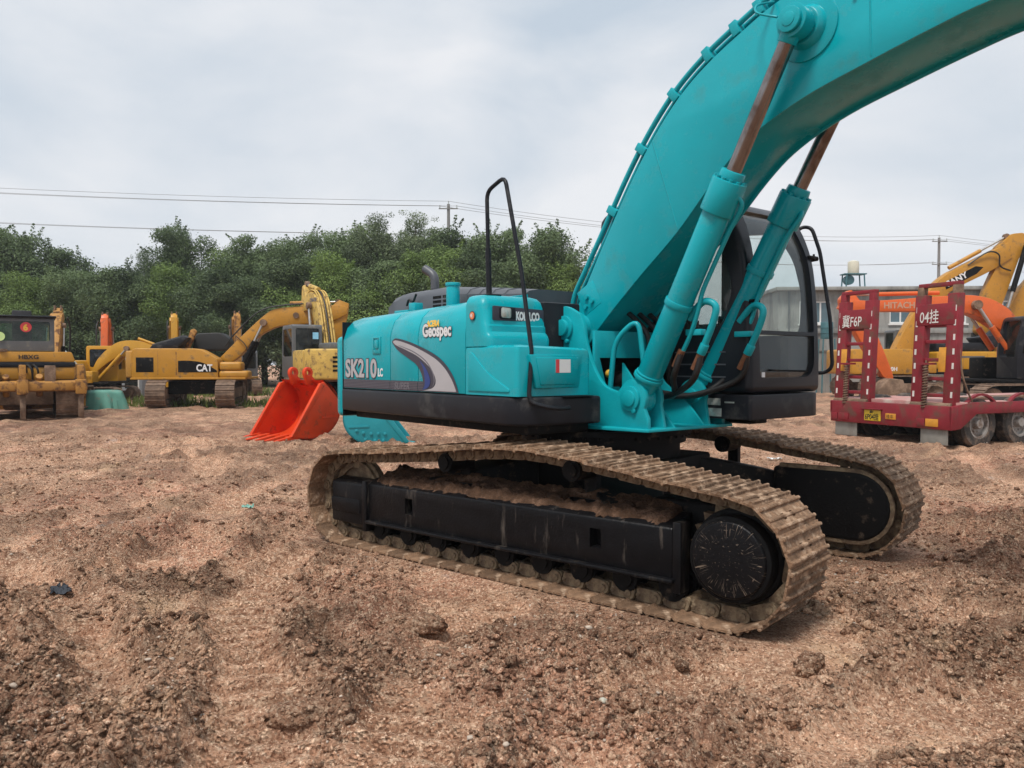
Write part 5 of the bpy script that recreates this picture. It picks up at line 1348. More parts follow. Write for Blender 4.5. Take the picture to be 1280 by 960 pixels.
# --- bulldozer with ripper, tail towards us
def dozer():
    t = thing('bulldozer', 'yellow bulldozer with dirty three shank ripper turned to the camera, glazed cab', 'bulldozer', (-14.3, 23.4, gz(-14.3, 23.4)), rad(121))
    t.scale = (0.95, 0.95, 0.95)
    for s in (-1, 1): crawler(t, s, s * 1.12, 4.4, 1.15, 0.6, 0, M_DIRTY)
    mb = MB(); mb.box(-1.7, 2.2, -0.78, 0.78, 0.45, 1.25); mb.build('hull', M_DIRTY, t, bevel=0.05)
    mb = MB(); mb.box(-1.75, -0.2, -1.32, 1.32, 1.18, 1.55); mb.build('tank_lower', M_YEL, t, bevel=0.04)
    mb = MB(); mb.box(-1.77, -0.2, -1.35, 1.35, 1.555, 1.70); mb.build('black_band', M_DARK, t, bevel=0.02)
    mb = MB(); mb.prism(round_poly([(-1.35, 1.705), (1.35, 1.705), (1.25, 2.0), (-1.25, 2.0)], 0.06), 'x', -1.76, -0.2); mb.build('tank_upper', M_YEL, t, bevel=0.03)
    lettering('maker_name', 'HBXG', 0.17, M_INK, t, (-1.775, 0.10, 1.79), (0, -1, 0), (0, 0, 1), 0.003, 0.004, 1.1)
    mb = MB(); mb.box(0.3, 2.6, -0.62, 0.62, 1.2, 1.95); mb.build('engine_hood', M_YEL, t, bevel=0.06)
    mb = MB(); mb.cyl((1.5, 0, 1.9), (1.5, 0, 2.5), 0.07, n=14); mb.build('exhaust_pipe', M_DARK, t)
    cab_box(t, -1.5, 0.25, -0.82, 0.82, 2.01, 3.02, M_GREYP, lean=0.15, g=glass('greenish_glass', (0.62, 0.72, 0.68, 1), 1.3))
    mb = MB(); mb.box(-1.62, 0.35, -0.88, 0.88, 3.0, 3.06); mb.build('cab_roof', M_DARK, t, bevel=0.03)
    mb = MB(); mb.cyl((-1.515, -0.10, 2.72), (-1.53, -0.10, 2.72), 0.145, n=24); d = mb.build('round_sticker', M_REDP, t)
    lettering('sticker_number', '6', 0.24, M_YELLOWP, t, (-1.535, -0.03, 2.63), (0, -1, 0), (0, 0, 1), 0.002, 0.012)
    mb = MB(); mb.cyl((-1.515, 0.55, 2.44), (-1.53, 0.55, 2.44), 0.13, n=24); mb.build('round_sticker', mat('pale_green_print', (0.55, 0.72, 0.30, 1), 0.5), t)
    mb = MB(); mb.cyl((-1.7, 0.48, 2.0), (-1.7, 0.48, 2.08), 0.12, n=14); mb.build('fuel_cap', M_DIRTY, t)
    # ripper frame
    mb = MB(); mb.prism([(-2.45, 0.88), (-2.45, 1.13), (-2.25, 1.18), (-2.2, 0.85)], 'y', -1.62, 1.62); mb.build('ripper_beam', M_YELD, t, bevel=0.04)
    for y in (-1.45, 0.0, 1.35):
        mb = MB(); mb.box(-2.62, -2.2, y - 0.14, y + 0.14, 0.78, 1.2); mb.box(-2.52, -2.26, y - 0.09, y + 0.09, 1.1, 1.62); mb.build('shank_holder', M_YELD, t, bevel=0.03)
        sp = catmull([(-2.30, 1.1), (-2.42, 0.75), (-2.52, 0.4), (-2.42, 0.08)], 4) + catmull([(-2.32, 0.10), (-2.38, 0.4), (-2.28, 0.75), (-2.14, 1.1)], 4)
        mb = MB(); mb.prism(sp, 'y', y - 0.07, y + 0.07); mb.build('ripper_shank', M_DIRTY, t, bevel=0.01)
    for y in (-0.68, 0.68):
        mb = MB(); mb.prism([(-1.7, 1.25), (-1.7, 1.55), (-2.35, 1.15), (-2.35, 0.95)], 'y', y - 0.1, y + 0.1); mb.box(-2.38, -2.1, y - 0.14, y + 0.14, 0.95, 1.6); mb.build('ripper_link', M_DIRTY, t, bevel=0.02)
        mb = MB(); mb.cyl((-1.7, y * 0.6, 0.75), (-2.3, y * 0.6, 1.3), 0.09, n=14); mb.build('ripper_cylinder', M_YELD, t)
    for y in (0.08, -0.25, -0.1):
        mb = MB(); mb.tube(catmull([(-1.76, y, 1.4), (-1.95, y, 1.62), (-2.12, y - 0.12, 1.5), (-2.1, y - 0.15, 1.2)], 5), 0.03, 6); mb.build('ripper_hose', M_HOSE, t)
    # blade far in front
    bl = catmull([(3.1, 0.1), (2.95, 0.6), (3.1, 1.25)], 4); mb = MB(); mb.prism(list(bl) + [(x + 0.06, z) for x, z in bl[::-1]], 'y', -1.85, 1.85); mb.build('blade', M_YELD, t, bevel=0.01)
    for s in (-1, 1):
        mb = MB(); mb.box(-0.6, 3.0, s * 1.5 - 0.08, s * 1.5 + 0.08, 0.4, 0.6); mb.build('push_arm', M_YELD, t, bevel=0.02)
    return t
dozer()

# --- heap under a green tarpaulin
def tarp():
    n, m_ = 40, 16
    rr = random.Random(9); ph = [rr.uniform(0, 6.28) for _ in range(6)]
    vs, fs = [], []
    for j in range(m_ + 1):
        q = j / m_
        for i in range(n):
            a = 2 * math.pi * i / n
            fold = 1 + (0.10 * math.sin(7 * a + ph[0]) + 0.06 * math.sin(12 * a + ph[1]) + 0.04 * math.sin(19 * a + ph[2])) * q ** 1.3
            r = (0.02 + 0.60 * min(1, q * 2.4) ** 0.7 + 0.22 * max(0, q - 0.4) / 0.6) * fold
            z = 0.66 if q < 0.35 else 0.66 * (1 - ((q - 0.35) / 0.65) ** 1.4)
            z += 0.04 * math.sin(3 * a + ph[3]) * (1 - q)
            vs.append((r * 0.98 * math.cos(a), r * 0.7 * math.sin(a), z)); 
    for j in range(m_):
        fs += [(j * n + i, j * n + (i + 1) % n, (j + 1) * n + (i + 1) % n, (j + 1) * n + i) for i in range(n)]
    mb = MB(); mb.add(vs, fs)
    o = mb.build('tarpaulin', M_TARP, None, smooth=50, loc=(-14.2, 27.8, gz(-14.2, 27.8) - 0.02))
    tag(o, 'green tarpaulin draped over a low heap beside the bulldozer', 'tarpaulin')
tarp()

# --- plain grey box built for the cab of another machine, glimpsed between the others
cb = thing('grey_cab', 'pale grey box cab of another machine with a dark window seen under the small yellow boom', 'cabin', (-17.0, 36.5, gz(-17, 36.5)), rad(4))
mb = MB(); mb.box(-0.55, 0.35, -0.6, 0.6, 0.1, 1.95); cw = mb.build('cab_wall', mat('pale_grey_sheet', (0.24, 0.26, 0.28, 1), 0.6, var=0.12), cb, bevel=0.02)
cut(cw, MB().box(-0.42, 0.22, -0.8, -0.5, 0.45, 1.0))
mb = MB(); mb.box(-0.45, 0.25, -0.56, -0.55, 0.42, 1.03); mb.build('cab_window', G_DARK, cb)
mb = MB(); mb.box(0.16, 0.22, -0.615, -0.58, 0.2, 1.9); mb.build('cab_post', M_REFL, cb)

# --- low-bed trailer with its two loading ramps folded up
TR = thing('trailer', 'crimson low bed trailer with two upright loading ramps and yellow number plate', 'trailer', (8.5, 15.3, gz(8.5, 15.3)), math.atan2(0.41, 0.91))
# local: x along the trailer (away to the right), y to its left (far side); rear right corner at the origin
def TP(name, mb, m, bevel=0.0, parent=None, **k): return mb.build(name, m, parent or TR, bevel=bevel, **k)
mb = MB(); mb.box(0.05, 9.0, 0.02, 2.95, 0.82, 0.93); TP('deck', mb, M_DECKP, 0.01)
mb = MB(); mb.prism([(0.02, 0.40), (2.95, 0.40), (3.0, 0.62), (3.0, 0.86), (-0.02, 0.86), (-0.02, 0.62)], 'x', -0.12, 0.05); rear = TP('rear_beam', mb, M_TRAIL, 0.015)
mb = MB(); mb.prism([(-0.12, 0.40), (-0.12, 0.86), (0.5, 0.93), (9, 0.93), (9, 0.72), (0.6, 0.70), (0.15, 0.42)], 'y', 0.0, 0.05); TP('side_rail', mb, M_TRAIL, 0.01)
mb = MB(); mb.prism([(-0.12, 0.40), (-0.12, 0.86), (0.5, 0.93), (9, 0.93), (9, 0.72), (0.6, 0.70), (0.15, 0.42)], 'y', 2.93, 2.98); TP('side_rail', mb, M_TRAIL, 0.01)
mb = MB(); mb.box(0.3, 9, 0.9, 1.05, 0.45, 0.82); mb.box(0.3, 9, 1.95, 2.1, 0.45, 0.82); TP('chassis_beam', mb, M_BLACK)
def wheel_parts(x, y0, y1):
    c = (x, 0, 0.50)
    mb = MB()
    prof = [(0.30, 0), (0.46, 0.0), (0.50, 0.05), (0.50, 0.23), (0.46, 0.28), (0.30, 0.28)]
    n = 36
    rings = [[Vector((x + r * math.cos(2 * math.pi * i / n), y0 + t * (y1 - y0) / 0.28, 0.50 + r * math.sin(2 * math.pi * i / n))) for i in range(n)] for r, t in prof]
    rings.append(rings[0]); mb.loft(rings, cap=False)
    ty = TP('tyre', mb, M_TYRE)
    mb = MB(); ring(mb, (x, 0.50), y0 + 0.02, y0 + 0.10, 0.305, 0.255, 30); mb.cyl((x, y0 + 0.10, 0.5), (x, y0 + 0.12, 0.5), 0.26, n=30); mb.cyl((x, y0 - 0.01, 0.5), (x, y0 + 0.1, 0.5), 0.09, 0.11, n=20)
    rm = TP('wheel_rim', mb, M_RIM, 0.0)
    for k in range(10):
        a = 2 * math.pi * k / 10
        mb = MB(); mb.cyl((x + 0.165 * math.cos(a), y0 + 0.07, 0.5 + 0.165 * math.sin(a)), (x + 0.165 * math.cos(a), y0 + 0.105, 0.5 + 0.165 * math.sin(a)), 0.018, n=6); TP('wheel_nut', mb, M_RIM, parent=rm)
for x in (0.78, 2.03, 3.28):
    wheel_parts(x, 0.06, 0.34); wheel_parts(x, 0.40, 0.66); wheel_parts(x, 2.28, 2.55); wheel_parts(x, 2.62, 2.90)
    mb = MB(); mb.cyl((x, 0.6, 0.5), (x, 2.4, 0.5), 0.08, n=14); TP('axle', mb, M_BLACK)
    fen = circ(x, 0.50, 0.60, 20, 160, 10) + circ(x, 0.50, 0.56, 160, 20, 10)
    mb = MB(); mb.prism(fen, 'y', 0.02, 0.10); TP('mudguard', mb, M_TRAIL)
for a, b in ((0.12, 0.72), (2.30, 2.90)):
    mb = MB(); mb.box(-0.06, -0.045, a, b, 0.10, 0.44); TP('mud_flap', mb, M_FLAP, 0.004)
mb = MB(); mb.box(-0.135, -0.122, 1.62, 2.04, 0.475, 0.70); pl = TP('number_plate', mb, M_PLATE, 0.004)
lettering('plate_number', '6P04挂', 0.155, M_INK, TR, (-0.1375, 2.02, 0.50), (0, -1, 0), (0, 0, 1), 0.001, 0.003, 0.76)
lettering('plate_region', '冀F', 0.07, M_INK, TR, (-0.1375, 1.90, 0.635), (0, -1, 0), (0, 0, 1), 0.001, 0.001, 1.0)
mb = MB(); mb.box(-0.20, -0.12, 1.58, 2.10, 0.715, 0.73); TP('plate_lamp_hood', mb, M_TRAIL)
mb = MB(); mb.box(-0.135, -0.12, 1.25, 1.50, 0.53, 0.65); TP('amber_sign', mb, M_AMBER, 0.004)
lettering('sign_characters', '挂车', 0.09, M_INK, TR, (-0.1365, 1.475, 0.555), (0, -1, 0), (0, 0, 1), 0.001, 0.0)
for y in (0.42, 2.62):
    mb = MB(); mb.box(-0.135, -0.12, y - 0.14, y + 0.14, 0.45, 0.60); TP('tail_lamp', mb, M_AMBER if y < 1 else M_TRAIL, 0.006)
    mb = MB(); mb.box(-0.138, -0.12, y + 0.16, y + 0.34, 0.45, 0.60); TP('tail_lamp', mb, M_REDP if False else M_TRAIL, 0.006)
def ramp(ya, yb, chars, first):
    """one folded-up loading ramp: two box rails, rungs, number board, spring, reflectors"""
    ln = 0.10
    def R(mb):
        # lean of the standing ramp: a little forward over the deck at the top
        mb.v = [(x + (z - 0.86) * 0.055, y, z) for x, y, z in mb.v]; return mb
    w = 0.24
    out = TP('ramp_rail', R(MB().box(-0.02, 0.16, ya, ya + w, 0.84, 3.05)), M_TRAIL, 0.012)
    TP('ramp_rail', R(MB().box(-0.02, 0.16, yb - w, yb, 0.84, 3.05)), M_TRAIL, 0.012)
    for z in (1.02, 1.35, 1.72, 2.08, 2.40): TP('ramp_rung', R(MB().box(0.02, 0.13, ya + w, yb - w, z, z + 0.07)), M_TRAIL, 0.008)
    TP('ramp_board', R(MB().box(-0.028, 0.12, ya + 0.05, yb - 0.05, 2.44, 2.86)), M_TRAIL, 0.008)
    mb = MB(); mb.box(0.0, 0.14, ya + 0.02, yb - 0.04, 3.20, 3.28); TP('ramp_tip', R(mb), M_TRAIL, 0.01)
    for y in (ya + 0.02, yb - 0.16): TP('ramp_tip_side', R(MB().box(0.0, 0.14, y, y + 0.14, 2.84, 3.22)), M_TRAIL if first else M_DIRTY, 0.01)
    for y in (ya + 0.035, yb - 0.085):
        for k in range(7): TP('reflector', R(MB().box(-0.026, -0.018, y, y + 0.042, 1.02 + 0.28 * k, 1.135 + 0.28 * k)), M_REFL)
    TP('amber_reflector', R(MB().box(-0.035, -0.018, ya + w - 0.03 if not first else yb - w - 0.06, ya + w + 0.12 if not first else yb - w + 0.09, 1.52, 2.0)), M_AMBER, 0.004)
    ym = (ya + yb) / 2 + 0.10
    helix = [(-0.10 + 0.045 * math.cos(a), ym + 0.045 * math.sin(a), 0.80 + 0.85 * a / (2 * math.pi * 16)) for a in np.linspace(0, 2 * math.pi * 16, 16 * 8)]
    mb = MB(); mb.tube(helix, 0.013, 5); TP('ramp_spring', R(mb), M_DIRTY, smooth=60)
    TP('spring_rod', R(MB().cyl((-0.10, ym, 0.72), (-0.10, ym, 1.75), 0.016, n=8)), M_DIRTY)
    TP('spring_bracket', R(MB().box(-0.14, 0.0, ym - 0.16, ym + 0.16, 1.66, 1.70)), M_TRAIL)
    lettering('ramp_number', chars, 0.30, M_REFL, TR, (0.056, yb - 0.13, 2.50), (0, -1, 0), (0.055, 0, 1), 0.001, 0.002, 0.72)
ramp(2.02, 2.98, '冀F6P', True)
ramp(0.04, 1.00, '04挂', False)
for y in (0.52, 2.5):
    mb = MB(); mb.cyl((-0.02, y - 0.45, 0.86), (-0.02, y + 0.45, 0.86), 0.06, n=14); TP('ramp_hinge', mb, M_DIRTY)
mb = MB(); mb.tube(catmull([(0.16, 0.06, 2.0), (0.2, 0.03, 1.5), (0.32, 0.02, 1.2), (0.5, 0.03, 0.94)], 6), 0.02, 6); TP('ramp_chain', mb, M_DIRTY)
for k, (x, w_) in enumerate(((1.6, 2.2), (3.0, 1.4))):
    mb = MB(); mb.box(x - 0.5, x + 0.9, 0.6 + 0.3 * k, 0.9 + 0.3 * k, 0.932, 0.99); TP('loose_plank', mb, M_DIRTY, 0.005)

# --- orange excavator beyond the trailer
def orange_machine():
    t = thing('excavator', 'orange excavator with dark cab behind the trailer, long boom reaching left', 'excavator', (15.5, 25.0, gz(15.5, 25)), rad(180))
    for s in (-1, 1): crawler(t, s, s * 1.2, 4.4, 0.95, 0.6, rad(10))
    mb = MB(); mb.box(-0.9, 0.9, -0.9, 0.9, 0.45, 0.92); mb.cyl((0, 0, 0.8), (0, 0, 1.06), 0.7, n=28); mb.build('car_body', M_BLACK, t, bevel=0.03)
    mb = MB(); mb.prism(round_poly([(-2.7, 1.05), (-2.7, 2.2), (-0.4, 2.2), (-0.4, 1.05)], 0.12), 'y', -1.3, 1.3); mb.build('engine_housing', M_ORANGE, t, bevel=0.06)
    mb = MB(); mb.box(-2.4, 1.0, -1.3, 1.3, 1.02, 1.12); mb.build('deck_frame', M_BLACK, t, bevel=0.02)
    mb = MB(); mb.box(-0.39, 0.5, -1.3, -0.5, 1.12, 1.8); mb.build('fuel_tank', M_BLACK, t, bevel=0.05)
    cab_box(t, -0.95, 0.55, 0.30, 1.32, 1.14, 3.02, M_DARK, lean=0.2)
    top = catmull([(-0.35, 2.3), (-0.05, 3.06), (0.435, 3.465), (0.965, 3.66), (1.61, 3.71), (2.92, 3.63), (4.29, 3.54), (5.2, 3.58)], 5)
    bot = catmull([(5.3, 3.32), (4.95, 3.22), (4.29, 3.21), (2.92, 3.21), (1.61, 3.165), (1.125, 3.06), (0.66, 2.80), (0.21, 2.45), (0.0, 1.9)], 5)
    lever(t, 'boom', list(top) + list(bot), 0.5, M_ORANGE)
    lettering('maker_name', 'HITACHI', 0.27, mat('faded_grey_print', (0.50, 0.30, 0.20, 1), 0.6), t, (4.03, 0.256, 3.30), (-1, 0, 0.01), (0, 0, 1), 0.002, 0.006, 0.98)
    lever(t, 'arm', round_poly([(5.0, 3.9), (5.30, 3.62), (5.25, 3.25), (4.636, 2.207), (3.95, 1.15), (3.65, 1.10), (3.70, 1.35), (4.139, 2.40), (4.65, 3.45)], 0.08, 3), 0.36, M_ORANGE)
    for y in (-0.36, 0.36): ram(t, (0.29, 2.05), (1.205, 3.40), 0.095, M_ORANGE, 0.5, y)
    ram(t, (2.2, 3.80), (4.9, 3.74), 0.065, M_ORANGE, 0.75)
    mb = MB(); mb.cyl((1.205, 0.26, 3.40), (1.205, 0.45, 3.40), 0.09, n=16); mb.build('rod_boss', M_DIRTY, t)
    mb = MB(); mb.box(4.18, 4.42, 0.186, 0.19, 2.25, 2.5); mb.build('arm_sticker', M_YELP, t)
    sh = catmull([(3.95, 1.15), (4.25, 0.85), (4.2, 0.5), (3.8, 0.28), (3.2, 0.35)], 4)
    mb = MB(); mb.prism(list(sh) + [(3.45, 0.75), (3.55, 1.1)], 'y', -0.6, 0.6); mb.build('bucket', M_DIRTY, t, bevel=0.03)
    lever(t, 'bucket_link', [(3.95, 1.62), (4.05, 1.66), (4.42, 1.1), (4.3, 1.05)], 0.3, M_DIRTY)
    return t
orange_machine()

# --- tall yellow excavator with a steep boom
def tall_yellow():
    t = thing('excavator', 'yellow excavator with white lettered steep boom rising above the trailer ramps', 'excavator', (17.28, 36.0, gz(17.28, 36)), 0)
    for s in (-1, 1): crawler(t, s, s * 1.3, 4.6, 1.0, 0.6, rad(4))
    mb = MB(); mb.box(-0.9, 0.9, -1, 1, 0.5, 1.0); mb.cyl((0, 0, 0.9), (0, 0, 1.15), 0.8, n=28); mb.build('car_body', M_BLACK, t, bevel=0.03)
    mb = MB(); mb.prism(round_poly([(-2.6, 1.10), (-2.6, 2.2), (0.0, 2.2), (0.3, 1.9), (0.3, 1.10)], 0.12), 'y', -1.4, 1.4); mb.build('engine_housing', M_YEL, t, bevel=0.06)
    mb = MB(); mb.box(0.31, 1.1, -1.4, -0.6, 1.15, 1.7); mb.build('tool_box', M_YEL, t, bevel=0.05)
    cab_box(t, 0.1, 1.7, 0.4, 1.4, 1.2, 3.1, M_GREYP)
    top = catmull([(-0.3, 1.9), (-0.03, 2.54), (0.72, 3.9), (1.48, 5.0), (2.0, 5.48), (2.56, 5.81), (4.3, 6.68), (4.8, 6.95)], 5)
    bot = catmull([(5.0, 6.3), (4.09, 5.72), (2.56, 4.95), (2.1, 4.6), (1.6, 3.9), (0.9, 2.6), (0.4, 1.7)], 5)
    lever(t, 'boom', list(top) + list(bot), 0.55, M_YEL)
    lever(t, 'arm', round_poly([(4.35, 6.75), (5.0, 7.35), (5.5, 7.4), (5.9, 7.0), (5.35, 6.3), (4.75, 4.6), (4.25, 3.2), (3.75, 2.8), (3.5, 3.0), (3.8, 4.7), (4.3, 5.85)], 0.1, 3), 0.42, M_YEL)
    ram(t, (2.3, 5.85), (4.85, 7.25), 0.09, M_YEL, 0.55)
    ram(t, (5.55, 6.8), (4.72, 3.9), 0.11, M_BLACK, 0.7, -0.34)
    lever(t, 'black_band', [(2.05, 4.86), (3.40, 5.56), (3.70, 5.86), (3.35, 5.90), (1.98, 5.18)], 0.562, M_BLACK, 0.0)
    d = Vector((2.0, 0, 1.04)).normalized()
    lettering('maker_name', 'SANY', 0.36, M_WHITE, t, (2.13, -0.284, 4.98), d, (-d.z, 0, d.x), 0.002, 0.012, 1.1)
    lettering('model_name', 'SY360H', 0.24, M_WHITE, t, (-1.4, -1.405, 1.25), (1, 0, 0), (0, 0, 1), 0.002, 0.006)
    lever(t, 'bucket', round_poly([(3.4, 2.75), (4.0, 2.8), (4.6, 3.35), (5.1, 3.3), (4.7, 2.5), (3.9, 2.2)], 0.15, 4), 1.2, M_DARK)
    mb = MB(); mb.tube(catmull([(3.0, -0.3, 5.95), (3.8, -0.4, 6.5), (4.3, -0.4, 6.4), (4.4, -0.35, 5.9), (4.9, -0.3, 5.7)], 5), 0.035, 6); mb.build('boom_hose', M_HOSE, t)
    return t
tall_yellow()

def right_yellow():
    t = thing('excavator', 'yellow excavator with black hood behind the orange boom, arm curving down', 'excavator', (21.2, 36.5, gz(21.2, 36.5)), rad(-6))
    for s in (-1, 1): crawler(t, s, s * 1.25, 4.5, 0.95, 0.6, rad(0))
    mb = MB(); mb.box(-0.9, 0.9, -0.9, 0.9, 0.45, 0.95); mb.cyl((0, 0, 0.8), (0, 0, 1.1), 0.7, n=28); mb.build('car_body', M_BLACK, t, bevel=0.03)
    mb = MB(); mb.prism(round_poly([(-2.3, 1.32), (-2.3, 2.1), (1.0, 2.1), (1.0, 1.32)], 0.1), 'y', -1.4, 1.4); mb.build('engine_housing', M_YEL2, t, bevel=0.06)
    mb = MB(); mb.box(-2.3, 1.1, -1.38, 1.38, 1.08, 1.32); mb.build('deck_frame', M_BLACK, t, bevel=0.02)
    mb = MB(); mb.box(-2.2, 0.3, -1.0, 0.4, 2.1, 2.5); mb.build('engine_hood', M_DARK, t, bevel=0.08, seg=3)
    for x in (-1.2, -0.2):
        mb = MB(); mb.box(x, x + 0.02, -1.408, -1.39, 1.36, 2.0); mb.build('door_seam', M_YELD, t)
    mb = MB(); mb.box(-2.0, -0.3, -1.408, -1.39, 1.82, 1.90); mb.build('grey_band', M_GREYP, t)
    cab_box(t, 0.3, 1.9, 0.4, 1.4, 1.2, 3.1, M_GREYP)
    top = catmull([(0.1, 2.0), (0.9, 3.4), (1.7, 4.9), (2.6, 5.9), (3.6, 6.4), (5.0, 6.2)], 5); bot = catmull([(5.0, 5.7), (3.6, 5.6), (2.7, 4.9), (2.0, 3.6), (1.2, 2.2), (0.6, 1.8)], 5)
    lever(t, 'boom', list(top) + list(bot), 0.5, M_YEL)
    for y in (-0.36, 0.36): ram(t, (1.2, 1.5), (2.3, 4.6), 0.09, M_BLACK, 0.55, y)
    lever(t, 'arm', [(4.6, 6.2), (5.2, 6.6), (5.5, 6.0), (5.9, 2.5), (5.5, 2.4)], 0.4, M_YEL)
    return t
right_yellow()
# ------------------------------------------------------------------ building, poles, wires
M_CONC = mat('stained_concrete', (0.30, 0.295, 0.275, 1), 0.9, var=0.12, scale=1.2, dirt=(0.17, 0.165, 0.155, 1), dirt_amt=0.45, dirt_scale=1.0, streak=True, bump=0.2, bscale=8)
M_WINF = mat('white_window_frame', (0.70, 0.70, 0.68, 1), 0.5, var=0.05)
M_TANKW = mat('cream_tank', (0.62, 0.58, 0.46, 1), 0.5, var=0.08)
M_BLUEG = mat('teal_grey_metal', (0.05, 0.14, 0.16, 1), 0.5, var=0.15)
BD = thing('building', 'grey two storey concrete building with white framed windows behind the trailer', 'building', (17.0, 50.0, 0.0), rad(-3))
bw = MB().box(-0.4, 26, 0, 9, -0.1, 6.1).build('wall', M_CONC, BD, bevel=0.02)
cuts = []
wins = []
for k in range(9):
    x = 0.9 + 2.75 * k
    wins += [(x, x + 1.9, 4.05, 5.45)] + ([(x + 0.2, x + 1.6, 1.1, 2.4)] if k % 2 == 0 else [])
for a, b, c, d in wins: cuts.append(MB().box(a, b, -0.3, 0.22, c, d))
cut(bw, *cuts)
for a, b, c, d in wins:
    mb = MB(); mb.box(a, b, 0.10, 0.112, c, d); pn = mb.build('window_pane', mat('window_glass', (0.10, 0.16, 0.19, 1), 0.08, var=0.2, scale=1) if 'window_glass' not in MATS else MATS['window_glass'], BD)
    fr = MB()
    fr.box(a, b, 0.05, 0.16, c, c + 0.10); fr.box(a, b, 0.05, 0.16, d - 0.09, d)
    for x in (a, a + (b - a) / 3, a + 2 * (b - a) / 3, b - 0.09): fr.box(x, x + 0.09, 0.048, 0.162, c + 0.1, d - 0.09)
    fr.build('window_frame', M_WINF, BD, bevel=0.0)
    mb = MB(); mb.box(a - 0.08, b + 0.08, -0.10, 0.05, c - 0.10, c - 0.003); mb.build('window_sill', M_WINF, BD)
mb = MB(); mb.box(-0.6, 26.2, -0.45, 9.2, 6.1, 6.32); mb.build('roof_slab', M_CONC, BD, bevel=0.02)
mb = MB(); mb.box(-0.4, 26, -0.12, -0.003, 3.45, 3.75); mb.build('floor_band', M_CONC, BD, bevel=0.01)
for x in (0.25, 8.6, 17.0):
    mb = MB(); mb.cyl((x, -0.08, 0.0), (x, -0.08, 6.1), 0.06, n=10); mb.build('drain_pipe', M_GREYP, BD)
wt_ = thing('water_tank', 'cream round water tank on a teal stand on the building roof', 'water tank', (21.6, 50.8, 6.3))
mb = MB(); mb.cyl((0, 0, 0.95), (0, 0, 1.7), 0.34, n=24); mb.cyl((0, 0, 1.7), (0, 0, 1.78), 0.34, 0.15, n=24); mb.build('tank', M_TANKW, wt_, bevel=0.03)
mb = MB(); mb.cyl((-0.3, -0.2, 0.55), (-0.3, 0.2, 0.55), 0.30, n=18); mb.box(-0.7, 0.7, -0.4, 0.4, 0.88, 0.95); mb.build('stand_top', M_BLUEG, wt_, bevel=0.01)
for x in (-0.6, 0.6):
    for y in (-0.35, 0.35):
        mb = MB(); mb.cyl((x, y, -0.0), (x * 0.9, y, 0.9), 0.045, n=8); mb.build('stand_leg', M_BLUEG, wt_)
wl = thing('wall', 'low grey concrete yard wall running in front of the building', 'wall', (2.0, 44.4, 0), rad(-2))
for k in range(12):
    mb = MB(); mb.box(3.0 * k, 3.0 * k + 2.985, 0, 0.2, -0.1, 2.2 + 0.02 * (k % 2)); mb.build('wall_panel', M_CONC, wl, bevel=0.01)
    mb = MB(); mb.box(3.0 * k - 0.03, 3.0 * k + 3.012, -0.05, 0.25, 2.225, 2.32); mb.build('wall_coping', M_CONC, wl, bevel=0.008)
dr = thing('oil_drum', 'teal grey oil drum raised on a stand beside the yard wall', 'drum', (16.9, 43.0, 0))
mb = MB(); mb.cyl((0, 0, 2.9), (0, 0, 3.8), 0.32, n=24); mb.cyl((0, 0, 3.2), (0, 0, 3.24), 0.34, n=24); mb.cyl((0, 0, 3.48), (0, 0, 3.52), 0.34, n=24); mb.build('drum_body', M_BLUEG, dr, bevel=0.01)
for x, y in ((-0.3, -0.3), (0.3, -0.3), (0.3, 0.3), (-0.3, 0.3)):
    mb = MB(); mb.cyl((x * 1.3, y * 1.3, 0), (x, y, 2.9), 0.04, n=8); mb.build('stand_leg', M_BLUEG, dr)

M_POLE = mat('concrete_pole', (0.20, 0.195, 0.185, 1), 0.85, var=0.1)
M_WIRE = mat('dull_wire', (0.26, 0.265, 0.27, 1), 0.6, var=0.0)
POLES = [((-6.0, 76.0), 16.6), ((50.5, 95.0), 16.4), ((-92.0, 70.0), 19.6), ((112, 92), 13.5)]
def pole(xy, h, label):
    t = thing('utility_pole', label, 'utility pole', (*xy, 0))
    mb = MB(); mb.cyl((0, 0, -0.3), (0, 0, h), 0.24, 0.14, n=14); mb.build('pole_shaft', M_POLE, t)
    for z in (h - 0.5, h - 3.2):
        mb = MB(); mb.box(-0.9, 0.9, -0.21, -0.13, z, z + 0.10); mb.build('crossarm', M_POLE, t)
    for z in (h - 0.4, h - 3.1):
        for x in (-0.8, 0.8):
            mb = MB(); mb.cyl((x, -0.17, z), (x, -0.17, z + 0.28), 0.05, n=8); mb.build('insulator', M_LAMP, t)
    mb = MB(); mb.cyl((0, 0, h), (0, 0, h + 0.3), 0.05, n=8); mb.build('insulator', M_LAMP, t)
    return t
pole(*POLES[0], 'thin concrete utility pole standing behind the feathery tree tops')
pole(*POLES[1], 'concrete utility pole with crossarms standing beyond the concrete building')
